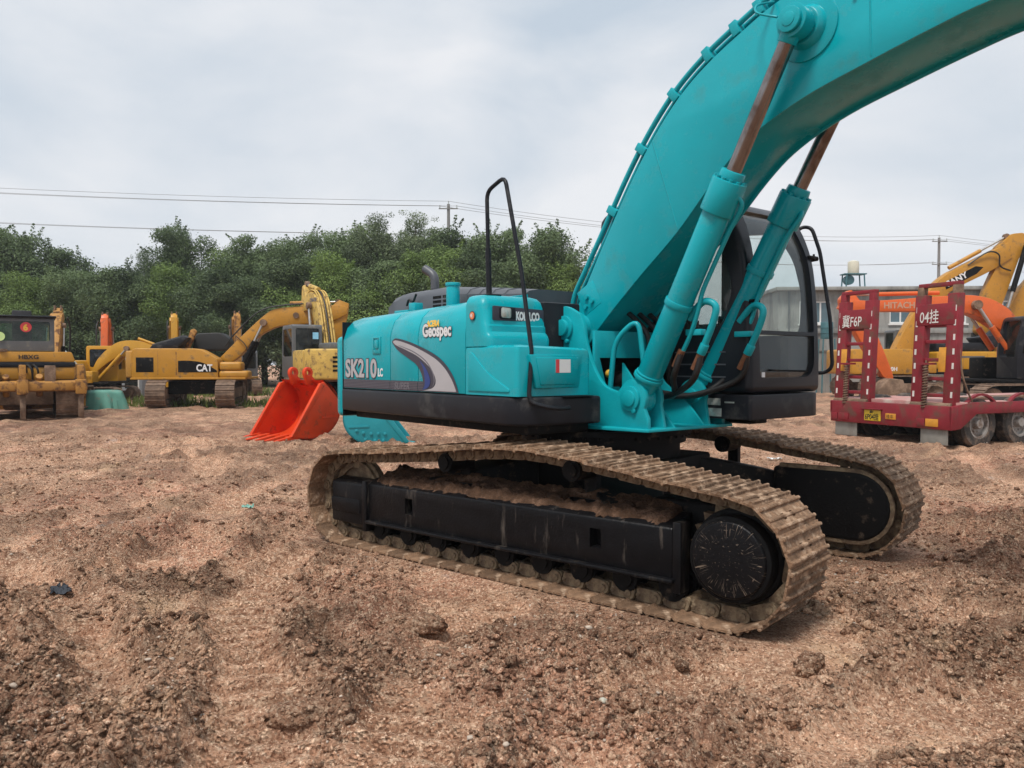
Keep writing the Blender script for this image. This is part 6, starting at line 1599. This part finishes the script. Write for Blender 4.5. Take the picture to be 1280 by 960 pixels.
# span wires, each a sagging line
for (a, ha), (b, hb), sag in (((POLES[2][0]), POLES[2][1]), ((POLES[0][0]), POLES[0][1]), 0.8), (POLES[0], POLES[1], 1.3), (POLES[1], POLES[3], 1.4):
    d = Vector((b[0] - a[0], b[1] - a[1], 0)).normalized()
    nrm = Vector((-d.y, d.x, 0))
    for k, (dx, dz) in enumerate(((0, 0.25), (-0.8, -0.2), (0.8, -0.2), (-0.8, -2.9), (0.8, -2.9))):
        pa = Vector((a[0] + dx, a[1] - 0.17, ha + dz)); pb = Vector((b[0] + dx, b[1] - 0.17, hb + dz))
        pts = [pa.lerp(pb, i / 24) - Vector((0, 0, sag * 4 * (i / 24) * (1 - i / 24))) for i in range(25)]
        mb = MB(); mb.tube(pts, 0.02, 5)
        w = mb.build('power_line', M_WIRE, None, smooth=60)
        which = 'topmost of the' if k == 0 else 'one of the middle' if k in (1, 2) else 'one of the lowest'
        where = 'above the trees toward the thin pole' if a[0] < -50 else 'strung between the two utility poles' if a[0] < 0 else 'running off beyond the concrete building'
        tag(w, f"{which} power lines {where}", 'power line', f'power lines {where}')

# ------------------------------------------------------------------ trees
def leaf_mat(name, c, var):
    m = bpy.data.materials.new(name); m.use_nodes = True
    t = m.node_tree; N, L = t.nodes, t.links
    b = N['Principled BSDF']
    oi = N.new('ShaderNodeObjectInfo'); tc = N.new('ShaderNodeTexCoord')
    no = N.new('ShaderNodeTexNoise'); no.inputs['Scale'].default_value = 0.55; no.inputs['Detail'].default_value = 4
    L.new(tc.outputs['Object'], no.inputs['Vector'])
    ge = N.new('ShaderNodeNewGeometry')
    ad = N.new('ShaderNodeMath'); ad.operation = 'ADD'; L.new(no.outputs['Fac'], ad.inputs[0])
    m2 = N.new('ShaderNodeMath'); m2.operation = 'MULTIPLY'; m2.inputs[1].default_value = 0.35; L.new(ge.outputs['Random Per Island'], m2.inputs[0]); L.new(m2.outputs[0], ad.inputs[1])
    ad2 = N.new('ShaderNodeMath'); ad2.operation = 'MULTIPLY_ADD'; ad2.inputs[1].default_value = 0.25; L.new(oi.outputs['Random'], ad2.inputs[0]); L.new(ad.outputs[0], ad2.inputs[2])
    cr = N.new('ShaderNodeValToRGB')
    cr.color_ramp.elements[0].position = 0.45; cr.color_ramp.elements[0].color = (c[0] * (1 - var), c[1] * (1 - var), c[2] * (1 - var), 1)
    cr.color_ramp.elements[1].position = 1.05; cr.color_ramp.elements[1].color = (c[0] * (1 + var * 1.4), c[1] * (1 + var), c[2] * (1 + var * 0.6), 1)
    L.new(ad2.outputs[0], cr.inputs['Fac'])
    L.new(cr.outputs['Color'], b.inputs['Base Color'])
    b.inputs['Roughness'].default_value = 0.6; b.inputs['Specular IOR Level'].default_value = 0.25
    tr = N.new('ShaderNodeBsdfTranslucent'); L.new(cr.outputs['Color'], tr.inputs['Color'])
    mx = N.new('ShaderNodeMixShader'); mx.inputs[0].default_value = 0.25
    L.new(b.outputs[0], mx.inputs[1]); L.new(tr.outputs[0], mx.inputs[2]); L.new(mx.outputs[0], N['Material Output'].inputs['Surface'])
    return m
M_LEAF = leaf_mat('broadleaf_foliage', (0.088, 0.140, 0.070), 0.55)
M_LEAF_P = leaf_mat('pale_foliage', (0.105, 0.150, 0.085), 0.45)
M_LEAF_F = leaf_mat('fresh_green_foliage', (0.118, 0.190, 0.056), 0.4)
M_BARK = mat('bark', (0.07, 0.055, 0.042, 1), 0.9, var=0.25, scale=6, bump=0.5, bscale=12)
M_GRASS = leaf_mat('grass_blades', (0.10, 0.145, 0.04), 0.4)

def leaves_np(rng, centres, radii, per, size, flat=0.75):
    """leaf-sized quads spread through the outer part of each clump, facing mostly outward"""
    vs, n = [], 0
    for c, r, k in zip(centres, radii, per):
        u = rng.normal(size=(k, 3)); u /= np.linalg.norm(u, axis=1)[:, None]
        rad_ = r * (0.40 + 0.68 * rng.random(k) ** 0.6) * np.where(rng.random(k) < 0.16, 1.0 + 0.45 * rng.random(k), 1.0)
        p = c + u * rad_[:, None] * np.array([1, 1, flat])
        nrm = u * 0.7 + rng.normal(size=(k, 3)) * 0.55 + np.array([0, 0, 0.35]); nrm /= np.linalg.norm(nrm, axis=1)[:, None]
        a = np.cross(nrm, rng.normal(size=(k, 3))); a /= np.linalg.norm(a, axis=1)[:, None]
        b = np.cross(nrm, a)
        s = size * (0.6 + 0.8 * rng.random(k))[:, None]
        q = np.stack([p - a * s * 0.9, p + b * s * 0.42, p + a * s * 0.9, p - b * s * 0.42], 1)
        vs.append(q.reshape(-1, 3))
    v = np.concatenate(vs); f = np.arange(len(v)).reshape(-1, 4)
    return v, f

def make_tree(seed, h, spread, style):
    rng = np.random.default_rng(seed)
    root = bpy.data.objects.new('tree', None); COL.objects.link(root)
    tr = MB()
    lean = rng.normal(size=2) * 0.25
    trunk = [(lean[0] * t, lean[1] * t, h * 0.62 * t) for t in np.linspace(0, 1, 6)]
    tr.tube(trunk, [0.22 * (1 - 0.7 * i / 5) * h / 11 for i in range(6)], 8)
    cs, rs = [], []
    nl = 13 if style == 'round' else 17
    for k in range(nl):
        t = 0.28 + 0.72 * k / (nl - 1)
        z0 = h * 0.62 * t * 0.95
        a = k * 2.4 + rng.random()
        env = math.sin(min(1, (t - 0.12) / 0.88) * math.pi * 0.86 + 0.28)
        ln = spread * (0.50 + 0.5 * rng.random()) * max(0.3, env)
        rise = h * (0.10 + 0.22 * t) * (0.8 + 0.4 * rng.random())
        p0 = Vector((lean[0] * t * 0.95, lean[1] * t * 0.95, z0)); p2 = p0 + Vector((math.cos(a) * ln, math.sin(a) * ln, rise))
        p1 = p0.lerp(p2, 0.5) + Vector((0, 0, rise * 0.15))
        tr.tube([p0, p1, p2], [0.08 * h / 11, 0.055 * h / 11, 0.02], 6)
        for q in np.linspace(0.45, 1.08, 4):
            c = np.array(p0.lerp(p2, q)) + rng.normal(size=3) * np.array([0.35, 0.35, 0.25]) * spread * 0.25
            cs.append(c); rs.append(spread * (0.20 + 0.14 * rng.random()))
    for k in range(6):
        cs.append(np.array([lean[0], lean[1], h * (0.80 + 0.03 * k)]) + rng.normal(size=3) * np.array([0.25, 0.25, 0.02]) * spread); rs.append(spread * (0.24 - 0.015 * k))
    if style == 'feather':
        top = max(c[2] for c in cs)
        for k in range(26):
            c = cs[rng.integers(len(cs))] + np.array([rng.normal() * 0.5, rng.normal() * 0.5, abs(rng.normal()) * 0.7 + 0.3])
            cs.append(c); rs.append(spread * 0.09)
    # upright sprigs that fray the outline
    for k in range(150 if style == 'feather' else 90):
        b_ = rng.integers(len(cs)); 
        if cs[b_][2] < h * 0.45 or rs[b_] < spread * 0.12: continue
        d_ = rng.normal(size=3) * np.array([0.6, 0.6, 0.25]) + np.array([0, 0, 0.9]); d_ /= np.linalg.norm(d_)
        for q in range(5):
            cs.append(cs[b_] + d_ * (rs[b_] * 0.75 + q * 0.17)); rs.append(0.19 - 0.03 * q)
    per = [int(14 if r < 0.2 else 45 if r < 0.4 else 150 + 1350 * (r / (spread * 0.3)) ** 2) for r in rs]
    v, f = leaves_np(rng, cs, rs, per, 0.068 if style == 'feather' else 0.078, 0.72)
    v[:, 2] = np.maximum(v[:, 2], 0.3)
    t_ob = tr.build('trunk', M_BARK, root, smooth=60)
    cr = np_mesh('crown', v, f, M_LEAF_P if style == 'feather' else M_LEAF_F if seed == 67 else M_LEAF, parent=root, smooth=False)
    return root

PROTO = [make_tree(11, 9.5, 3.3, 'round'), make_tree(23, 10.5, 3.7, 'round'), make_tree(37, 8.5, 3.6, 'round'), make_tree(51, 11.5, 3.4, 'feather'), make_tree(67, 9.0, 3.9, 'round')]
USED = set()
TOPS = []
for p_ in PROTO:
    z_ = np.empty(len(p_.children[1].data.vertices) * 3, np.float32); p_.children[1].data.vertices.foreach_get('co', z_)
    TOPS.append(float(np.percentile(z_[2::3], 99.7)))
def tree(kind, x, y, top, rz, label, group=None, wide=1.0):
    src = PROTO[kind]
    if kind in USED:
        r = src.copy(); COL.objects.link(r)
        for ch in src.children:
            c = ch.copy(); COL.objects.link(c); c.parent = r
    else:
        r = src; USED.add(kind)
    s = top / TOPS[kind]
    r.location = (x, y, -0.1); r.rotation_euler = (0, 0, rz); r.scale = (s * wide, s * wide, s)
    r.name = 'tree'
    tag(r, label, 'tree', group)
    return r
BACKROW = 'dense dark green broadleaf tree in the long tree line behind the parked machines'
FRONTROW = 'lower bushy green tree along the front edge of the tree line'
FARROW = 'dark tree deep in the wood, showing only through gaps in the tree line'
rt = random.Random(4)
# crowns one can point to
tree(1, -23.7, 57.0, 10.5, 0.4, 'rounded dark tree whose crown stands above its neighbours in the tree line', wide=0.95)
tree(3, -27.4, 60.0, 9.2, 2.0, 'thin airy tree top just beside the rounded dark crown', wide=0.65)
tree(0, -36.2, 57.0, 10.2, 1.0, 'tall leafy tree at the open end of the tree line above the bulldozer cab')
tree(3, -9.3, 57.0, 11.3, 0.2, 'feathery topped tall tree beside the thin utility pole')
tree(3, -6.9, 56.5, 11.2, 3.1, 'feathery pale tree right in front of the thin utility pole')
tree(2, 1.5, 50.5, 9.6, 0.7, 'wide spreading tree at the end of the tree line behind the handrail', wide=1.05)
tree(1, -15.3, 57.0, 9.9, 5.0, 'tall dark tree rising between the faded raised boom and the rounded crown')
for k, (x, y, top) in enumerate([(-44, 56, 10.6), (-40.2, 57, 10.4), (-33, 58, 9.6), (-30, 60, 7.4), (-20.4, 58, 8.7), (-17.6, 57, 9.2), (-12.2, 58, 10.4), (-4.1, 56, 10.3), (-1.6, 55, 9.6), (-10.9, 60, 10.4), (-7.9, 60, 10.4)]):
    tree([0, 4, 2, 4, 4, 0, 1, 2, 0, 4, 1][k], x, y, top, rt.uniform(0, 6.28), BACKROW, 'trees of the tree line')
for k, (x, y, top) in enumerate([(-38, 51, 7.0), (-34.5, 52, 7.2), (-31, 51.5, 6.6), (-28.3, 52.5, 7.0), (-25.2, 51, 7.3), (-21.8, 52, 7.3), (-18.3, 51, 7.2), (-15.0, 52, 7.6), (-11.5, 51, 7.6), (-8.2, 50.5, 7.8), (-5.0, 50, 8.0), (-2.0, 48.5, 7.8), (3.0, 49.5, 7.2)]):
    tree([4, 2, 4, 0, 2, 4, 2, 0, 4, 2, 4, 2, 4][k], x, y, top, rt.uniform(0, 6.28), FRONTROW, 'bushy trees at the edge of the tree line', 1.15)
for k, x in enumerate(np.linspace(-50, -1, 11)):
    tree([0, 4, 1, 2][k % 4], float(x), 67.0 + (k % 3), 7.4 + 2.8 * (x > -17), rt.uniform(0, 6.28), FARROW, 'trees deep in the wood', 1.25)
# bushes under the trees that close the wood to the ground
rng = np.random.default_rng(5)
nb = 170
bc = np.stack([rng.uniform(-46, 6.5, nb), 49.5 + rng.uniform(-1.2, 4.0, nb), rng.uniform(0.4, 2.6, nb)], 1); br_ = rng.uniform(0.7, 1.5, nb)
v, f = leaves_np(rng, bc, br_, [int(260 * r * r) for r in br_], 0.115, 0.8)
v[:, 2] = np.maximum(v[:, 2], 0.02)
ug = np_mesh('undergrowth', v, f, M_LEAF_P, 'stuff', smooth=False)
tag(ug, 'tangle of dark green bushes filling the foot of the tree line', 'undergrowth', kind='stuff')
# rough grass among the parked machines
ng = 16000
gxp = rng.uniform(-22, 4, ng); gyp = 29 + 19 * rng.random(ng) ** 1.2
keep = fbm(gxp * 0.35, gyp * 0.35, 301, 3) > 0.43
gxp, gyp = gxp[keep], gyp[keep]
gh = 0.10 + 0.25 * rng.random(len(gxp)); ga = rng.uniform(0, 6.28, len(gxp)); gl = rng.normal(size=(len(gxp), 2)) * 0.10
gzp = ground_height(gxp, gyp, False) - 0.01
w_ = 0.035
base = np.stack([gxp, gyp, gzp], 1); off = np.stack([np.cos(ga) * w_, np.sin(ga) * w_, np.zeros(len(ga))], 1); tip = base + np.stack([gl[:, 0], gl[:, 1], gh], 1)
v = np.stack([base - off, base + off, tip], 1).reshape(-1, 3); f = np.arange(len(v)).reshape(-1, 3)
gr_ = np_mesh('grass', v, f, M_GRASS, 'stuff', smooth=False)
tag(gr_, 'rough green grass between the parked machines', 'grass', kind='stuff')
gp = np_mesh('meadow', np.array([[-50, 45, 0.02], [8, 45, 0.02], [8, 75, 0.02], [-50, 75, 0.02]]), np.array([[0, 1, 2, 3]]), mat('leaf_litter', (0.06, 0.055, 0.03, 1), 0.95, var=0.4, scale=1.5), 'structure')
gp['label'] = 'dark leaf litter on the ground under the tree line'
# ------------------------------------------------------------------ clods, stones and litter on the mud
def ico(n):
    bm = bmesh.new(); bmesh.ops.create_icosphere(bm, subdivisions=n, radius=1.0)
    v = np.array([p.co[:] for p in bm.verts]); f = np.array([[q.index for q in p.verts] for p in bm.faces]); bm.free(); return v, f

def scatter(name, n, rng, kind_v, kind_f, size, m, place, squash=0.7, sink=0.25, rough=0.28):
    x, y = place(n)
    n = len(x)
    z = ground_height(x, y)
    s = size(n)
    nv = len(kind_v)
    V = np.empty((n, nv, 3))
    nvar = 24
    bumps = 1 + rough * rng.normal(size=(nvar, nv))
    var = rng.integers(nvar, size=n)
    q = rng.normal(size=(n, 4)); q /= np.linalg.norm(q, axis=1)[:, None]
    w, a, b, c = q.T
    R = np.stack([1 - 2 * (b * b + c * c), 2 * (a * b - c * w), 2 * (a * c + b * w), 2 * (a * b + c * w), 1 - 2 * (a * a + c * c), 2 * (b * c - a * w), 2 * (a * c - b * w), 2 * (b * c + a * w), 1 - 2 * (a * a + b * b)], 1).reshape(-1, 3, 3)
    el = 1 + rng.uniform(-0.3, 0.45, size=(n, 3))
    P_ = kind_v[None] * bumps[var][:, :, None] * el[:, None, :]
    P_ = np.einsum('nij,nkj->nki', R, P_)
    P_[:, :, 2] *= squash
    P_ *= s[:, None, None]
    P_ += np.stack([x, y, z + s * (squash - sink) * 0.6], 1)[:, None]
    F_ = (kind_f[None] + (np.arange(n) * nv)[:, None, None]).reshape(-1, 3)
    return np_mesh(name, P_.reshape(-1, 3), F_, m, 'stuff', smooth=False)

def clear_of_tracks(x, y):
    c, s = math.cos(TH_T), math.sin(TH_T)
    lx = (x - C[0]) * c + (y - C[1]) * s; ly = -(x - C[0]) * s + (y - C[1]) * c
    return ~((np.abs(lx) < 2.35) & (np.abs(np.abs(ly) - 1.195) < 0.36))

rng = np.random.default_rng(77)
def spread_pts(thr, seed, near=2.9, far=17.0, power=1.5):
    def place(n):
        d = near + (far - near) * rng.random(n * 4) ** power
        x = d * rng.uniform(-0.72, 0.78, n * 4); y = d
        k = (fbm(x * 0.8, y * 0.8, seed, 3) > thr) & clear_of_tracks(x, y) & (ground_height(x, y, False, True)[2] < 0.35 + 0.5 * rng.random(len(x)))
        return x[k][:n], y[k][:n]
    return place
v1, f1 = ico(1)
v0, f0 = ico(1)
def dryness(o, nv, lo, hi):
    a_ = o.data.attributes.new('dryness', 'FLOAT', 'POINT')
    a_.data.foreach_set('value', np.repeat(rng.uniform(lo, hi, len(o.data.vertices) // nv), nv).astype(np.float32))
cl = scatter('mud_clods', 36000, rng, v1, f1, lambda n: np.clip(0.0075 * np.exp(rng.normal(size=n) * 0.6), 0.003, 0.034), M_MUD, spread_pts(0.36, 57, power=1.9), 0.75, 0.2, 0.2)
dryness(cl, len(v1), 0.1, 1.0)
tag(cl, 'loose crumbly brown mud crumbs strewn over the yard', 'mud crumbs', kind='stuff')
v2, f2 = ico(2)
band = lambda x, y: np.exp(-((y - 3.35 - 0.42 * (x - 0.9)) / 0.42) ** 2) * (x > 0.7) + np.exp(-(((x + 0.1) / 0.9) ** 2 + ((y - 3.5) / 0.6) ** 2)) + 0.5 * np.exp(-(((x + 1.6) / 0.5) ** 2 + ((y - 3.6) / 0.5) ** 2))
def band_pts(n):
    x = rng.uniform(-2.6, 5.2, n * 30); y = rng.uniform(2.8, 6.2, n * 30)
    k = (rng.random(n * 30) < band(x, y)) & clear_of_tracks(x, y)
    x, y = x[k][:n * 2], y[k][:n * 2]; k = ground_height(x, y, False, True)[2] < 0.4
    return x[k][:n], y[k][:n]
cb_ = scatter('mud_clods', 1700, rng, v2, f2, lambda n: np.clip(0.0105 * np.exp(rng.normal(size=n) * 0.5), 0.006, 0.042), M_MUD, band_pts, 0.7, 0.3, 0.17)
dryness(cb_, len(v2), 0.3, 1.0)
tag(cb_, 'coarse broken mud clods heaped in loose bands by the ruts', 'mud clods', kind='stuff')
M_STONE = mat('pale_stone', (0.44, 0.36, 0.29, 1), 0.85, var=0.3, scale=12, bump=0.4, bscale=60)
st_ = scatter('pebbles', 2200, rng, v0, f0, lambda n: np.clip(0.006 * np.exp(rng.normal(size=n) * 0.5), 0.003, 0.022), M_STONE, spread_pts(0.58, 199, power=1.6), 0.55, 0.3, 0.2)
tag(st_, 'small pale pebbles and gravel bits pressed into the mud', 'pebbles', kind='stuff')

def lone(name, label, cat, x, y, s, m, seed, sq=0.65, group=None):
    r = np.random.default_rng(seed)
    v, f = ico(2)
    v = v * (1 + 0.10 * r.normal(size=(len(v), 1))) * np.array([1.25, 0.9, sq]) * s
    o = np_mesh(name, v, f, m, smooth=True)
    o.location = (x, y, gz(x, y) + s * sq * 0.45); o.rotation_euler = (0, 0, r.random() * 6)
    tag(o, label, cat, group); return o
lone('stone', 'pale stone lying on bare mud left of the muddy track end', 'stone', -2.02, 9.6, 0.045, mat('whitish_stone', (0.46, 0.44, 0.36, 1), 0.85, var=0.3, scale=25, dirt=(0.36, 0.25, 0.17, 1), dirt_amt=0.4, dirt_scale=18), 1)
lone('stone', 'whitish flat stone in the pebbly patch near the drive wheel', 'stone', 0.67, 3.98, 0.028, MATS['whitish_stone'], 2, 0.4)
lone('stone', 'small cube shaped pale stone on the smooth wet patch', 'stone', 0.43, 3.75, 0.019, MATS['whitish_stone'], 3, 0.8)
def lump(label, x, y, w, h, seed, rz):
    r = np.random.default_rng(seed)
    v, f = ico(4)
    rad_ = 1 + 0.5 * (fbm(v[:, 0] * 2.2 + v[:, 2] * 1.3 + 9, v[:, 1] * 2.2 + 9 + seed, seed, 4) - 0.5) + 0.35 * (clods(v[:, 0] * 3 + v[:, 2] + 20, v[:, 1] * 3 + 20, seed) - 0.2)
    v = v * rad_[:, None] * np.array([w, w * 0.5, h])
    o = np_mesh('mud_lump', v, f, M_MUD, smooth=True)
    a_ = o.data.attributes.new('dryness', 'FLOAT', 'POINT'); a_.data.foreach_set('value', np.full(len(v), 0.5, np.float32))
    o.location = (x, y, gz(x, y) + h * 0.15); o.rotation_euler = (0, 0, rz)
    tag(o, label, 'mud lump')
lump('broad flattened mud lump squeezed up between the crawler ribs', -0.62, 4.85, 0.20, 0.065, 5, 0.2)
lump('long ridge shaped mud lump beside the ribbed crawler mark', -0.95, 3.62, 0.17, 0.06, 6, 0.4)
lump('cracked mud lump at the edge of the rut in front of the drive wheel', 1.62, 4.3, 0.13, 0.07, 7, 1.0)
# crumpled dark rag, red scrap, twist of pale fibre on the track
def crumple(name, label, cat, x, y, w, h, m, seed, dz=0.0):
    r = np.random.default_rng(seed); n = 9
    vs = [((i / n - 0.5) * w + r.normal() * w * 0.05, (j / n - 0.5) * h + r.normal() * h * 0.05, abs(r.normal()) * 0.018 + 0.012) for j in range(n + 1) for i in range(n + 1)]
    top = vs; bot = [(a, b, c - 0.004) for a, b, c in vs]; N_ = (n + 1) ** 2
    fs = [(j * (n + 1) + i, j * (n + 1) + i + 1, (j + 1) * (n + 1) + i + 1, (j + 1) * (n + 1) + i) for j in range(n) for i in range(n)]
    mb = MB(); mb.add(top, fs)
    o = mb.build(name, m, None, smooth=25, loc=(x, y, gz(x, y) + 0.012 + dz), rz=seed * 0.7)
    tag(o, label, cat); return o
crumple('rag', 'crumpled dark grey rag trodden into the mud', 'rag', -3.15, 5.55, 0.20, 0.12, mat('dark_rag', (0.035, 0.04, 0.05, 1), 0.9, var=0.3), 3)
crumple('plastic_scrap', 'pale green plastic scrap on the reddish mud', 'litter', -2.85, 8.6, 0.12, 0.1, mat('green_plastic', (0.20, 0.42, 0.34, 1), 0.4, var=0.2), 5)
crumple('plastic_scrap', 'thin red plastic scrap under the near track end', 'litter', 1.50, 4.80, 0.08, 0.03, M_REDP, 7)
crumple('paper_scrap', 'white paper scrap on the ground beyond the far crawler', 'litter', 4.35, 13.2, 0.22, 0.12, mat('white_paper', (0.7, 0.7, 0.68, 1), 0.8), 9)

# ------------------------------------------------------------------ humid air
hz = MB().box(-275, 275, -40, 515, -1.6, 24).build('haze', M_WHITE, None, smooth=0)
hz.data.materials.clear()
hm = bpy.data.materials.new('humid_air'); hm.use_nodes = True
hn = hm.node_tree
hn.nodes.remove(hn.nodes['Principled BSDF'])
hv = hn.nodes.new('ShaderNodeVolumePrincipled')
hv.inputs['Color'].default_value = (0.93, 0.96, 1.0, 1)
hv.inputs['Density'].default_value = 0.0005
hn.links.new(hv.outputs['Volume'], hn.nodes['Material Output'].inputs['Volume'])
hz.data.materials.append(hm)
tag(hz, 'thin pale humid air hanging over the whole yard', 'haze', kind='stuff')
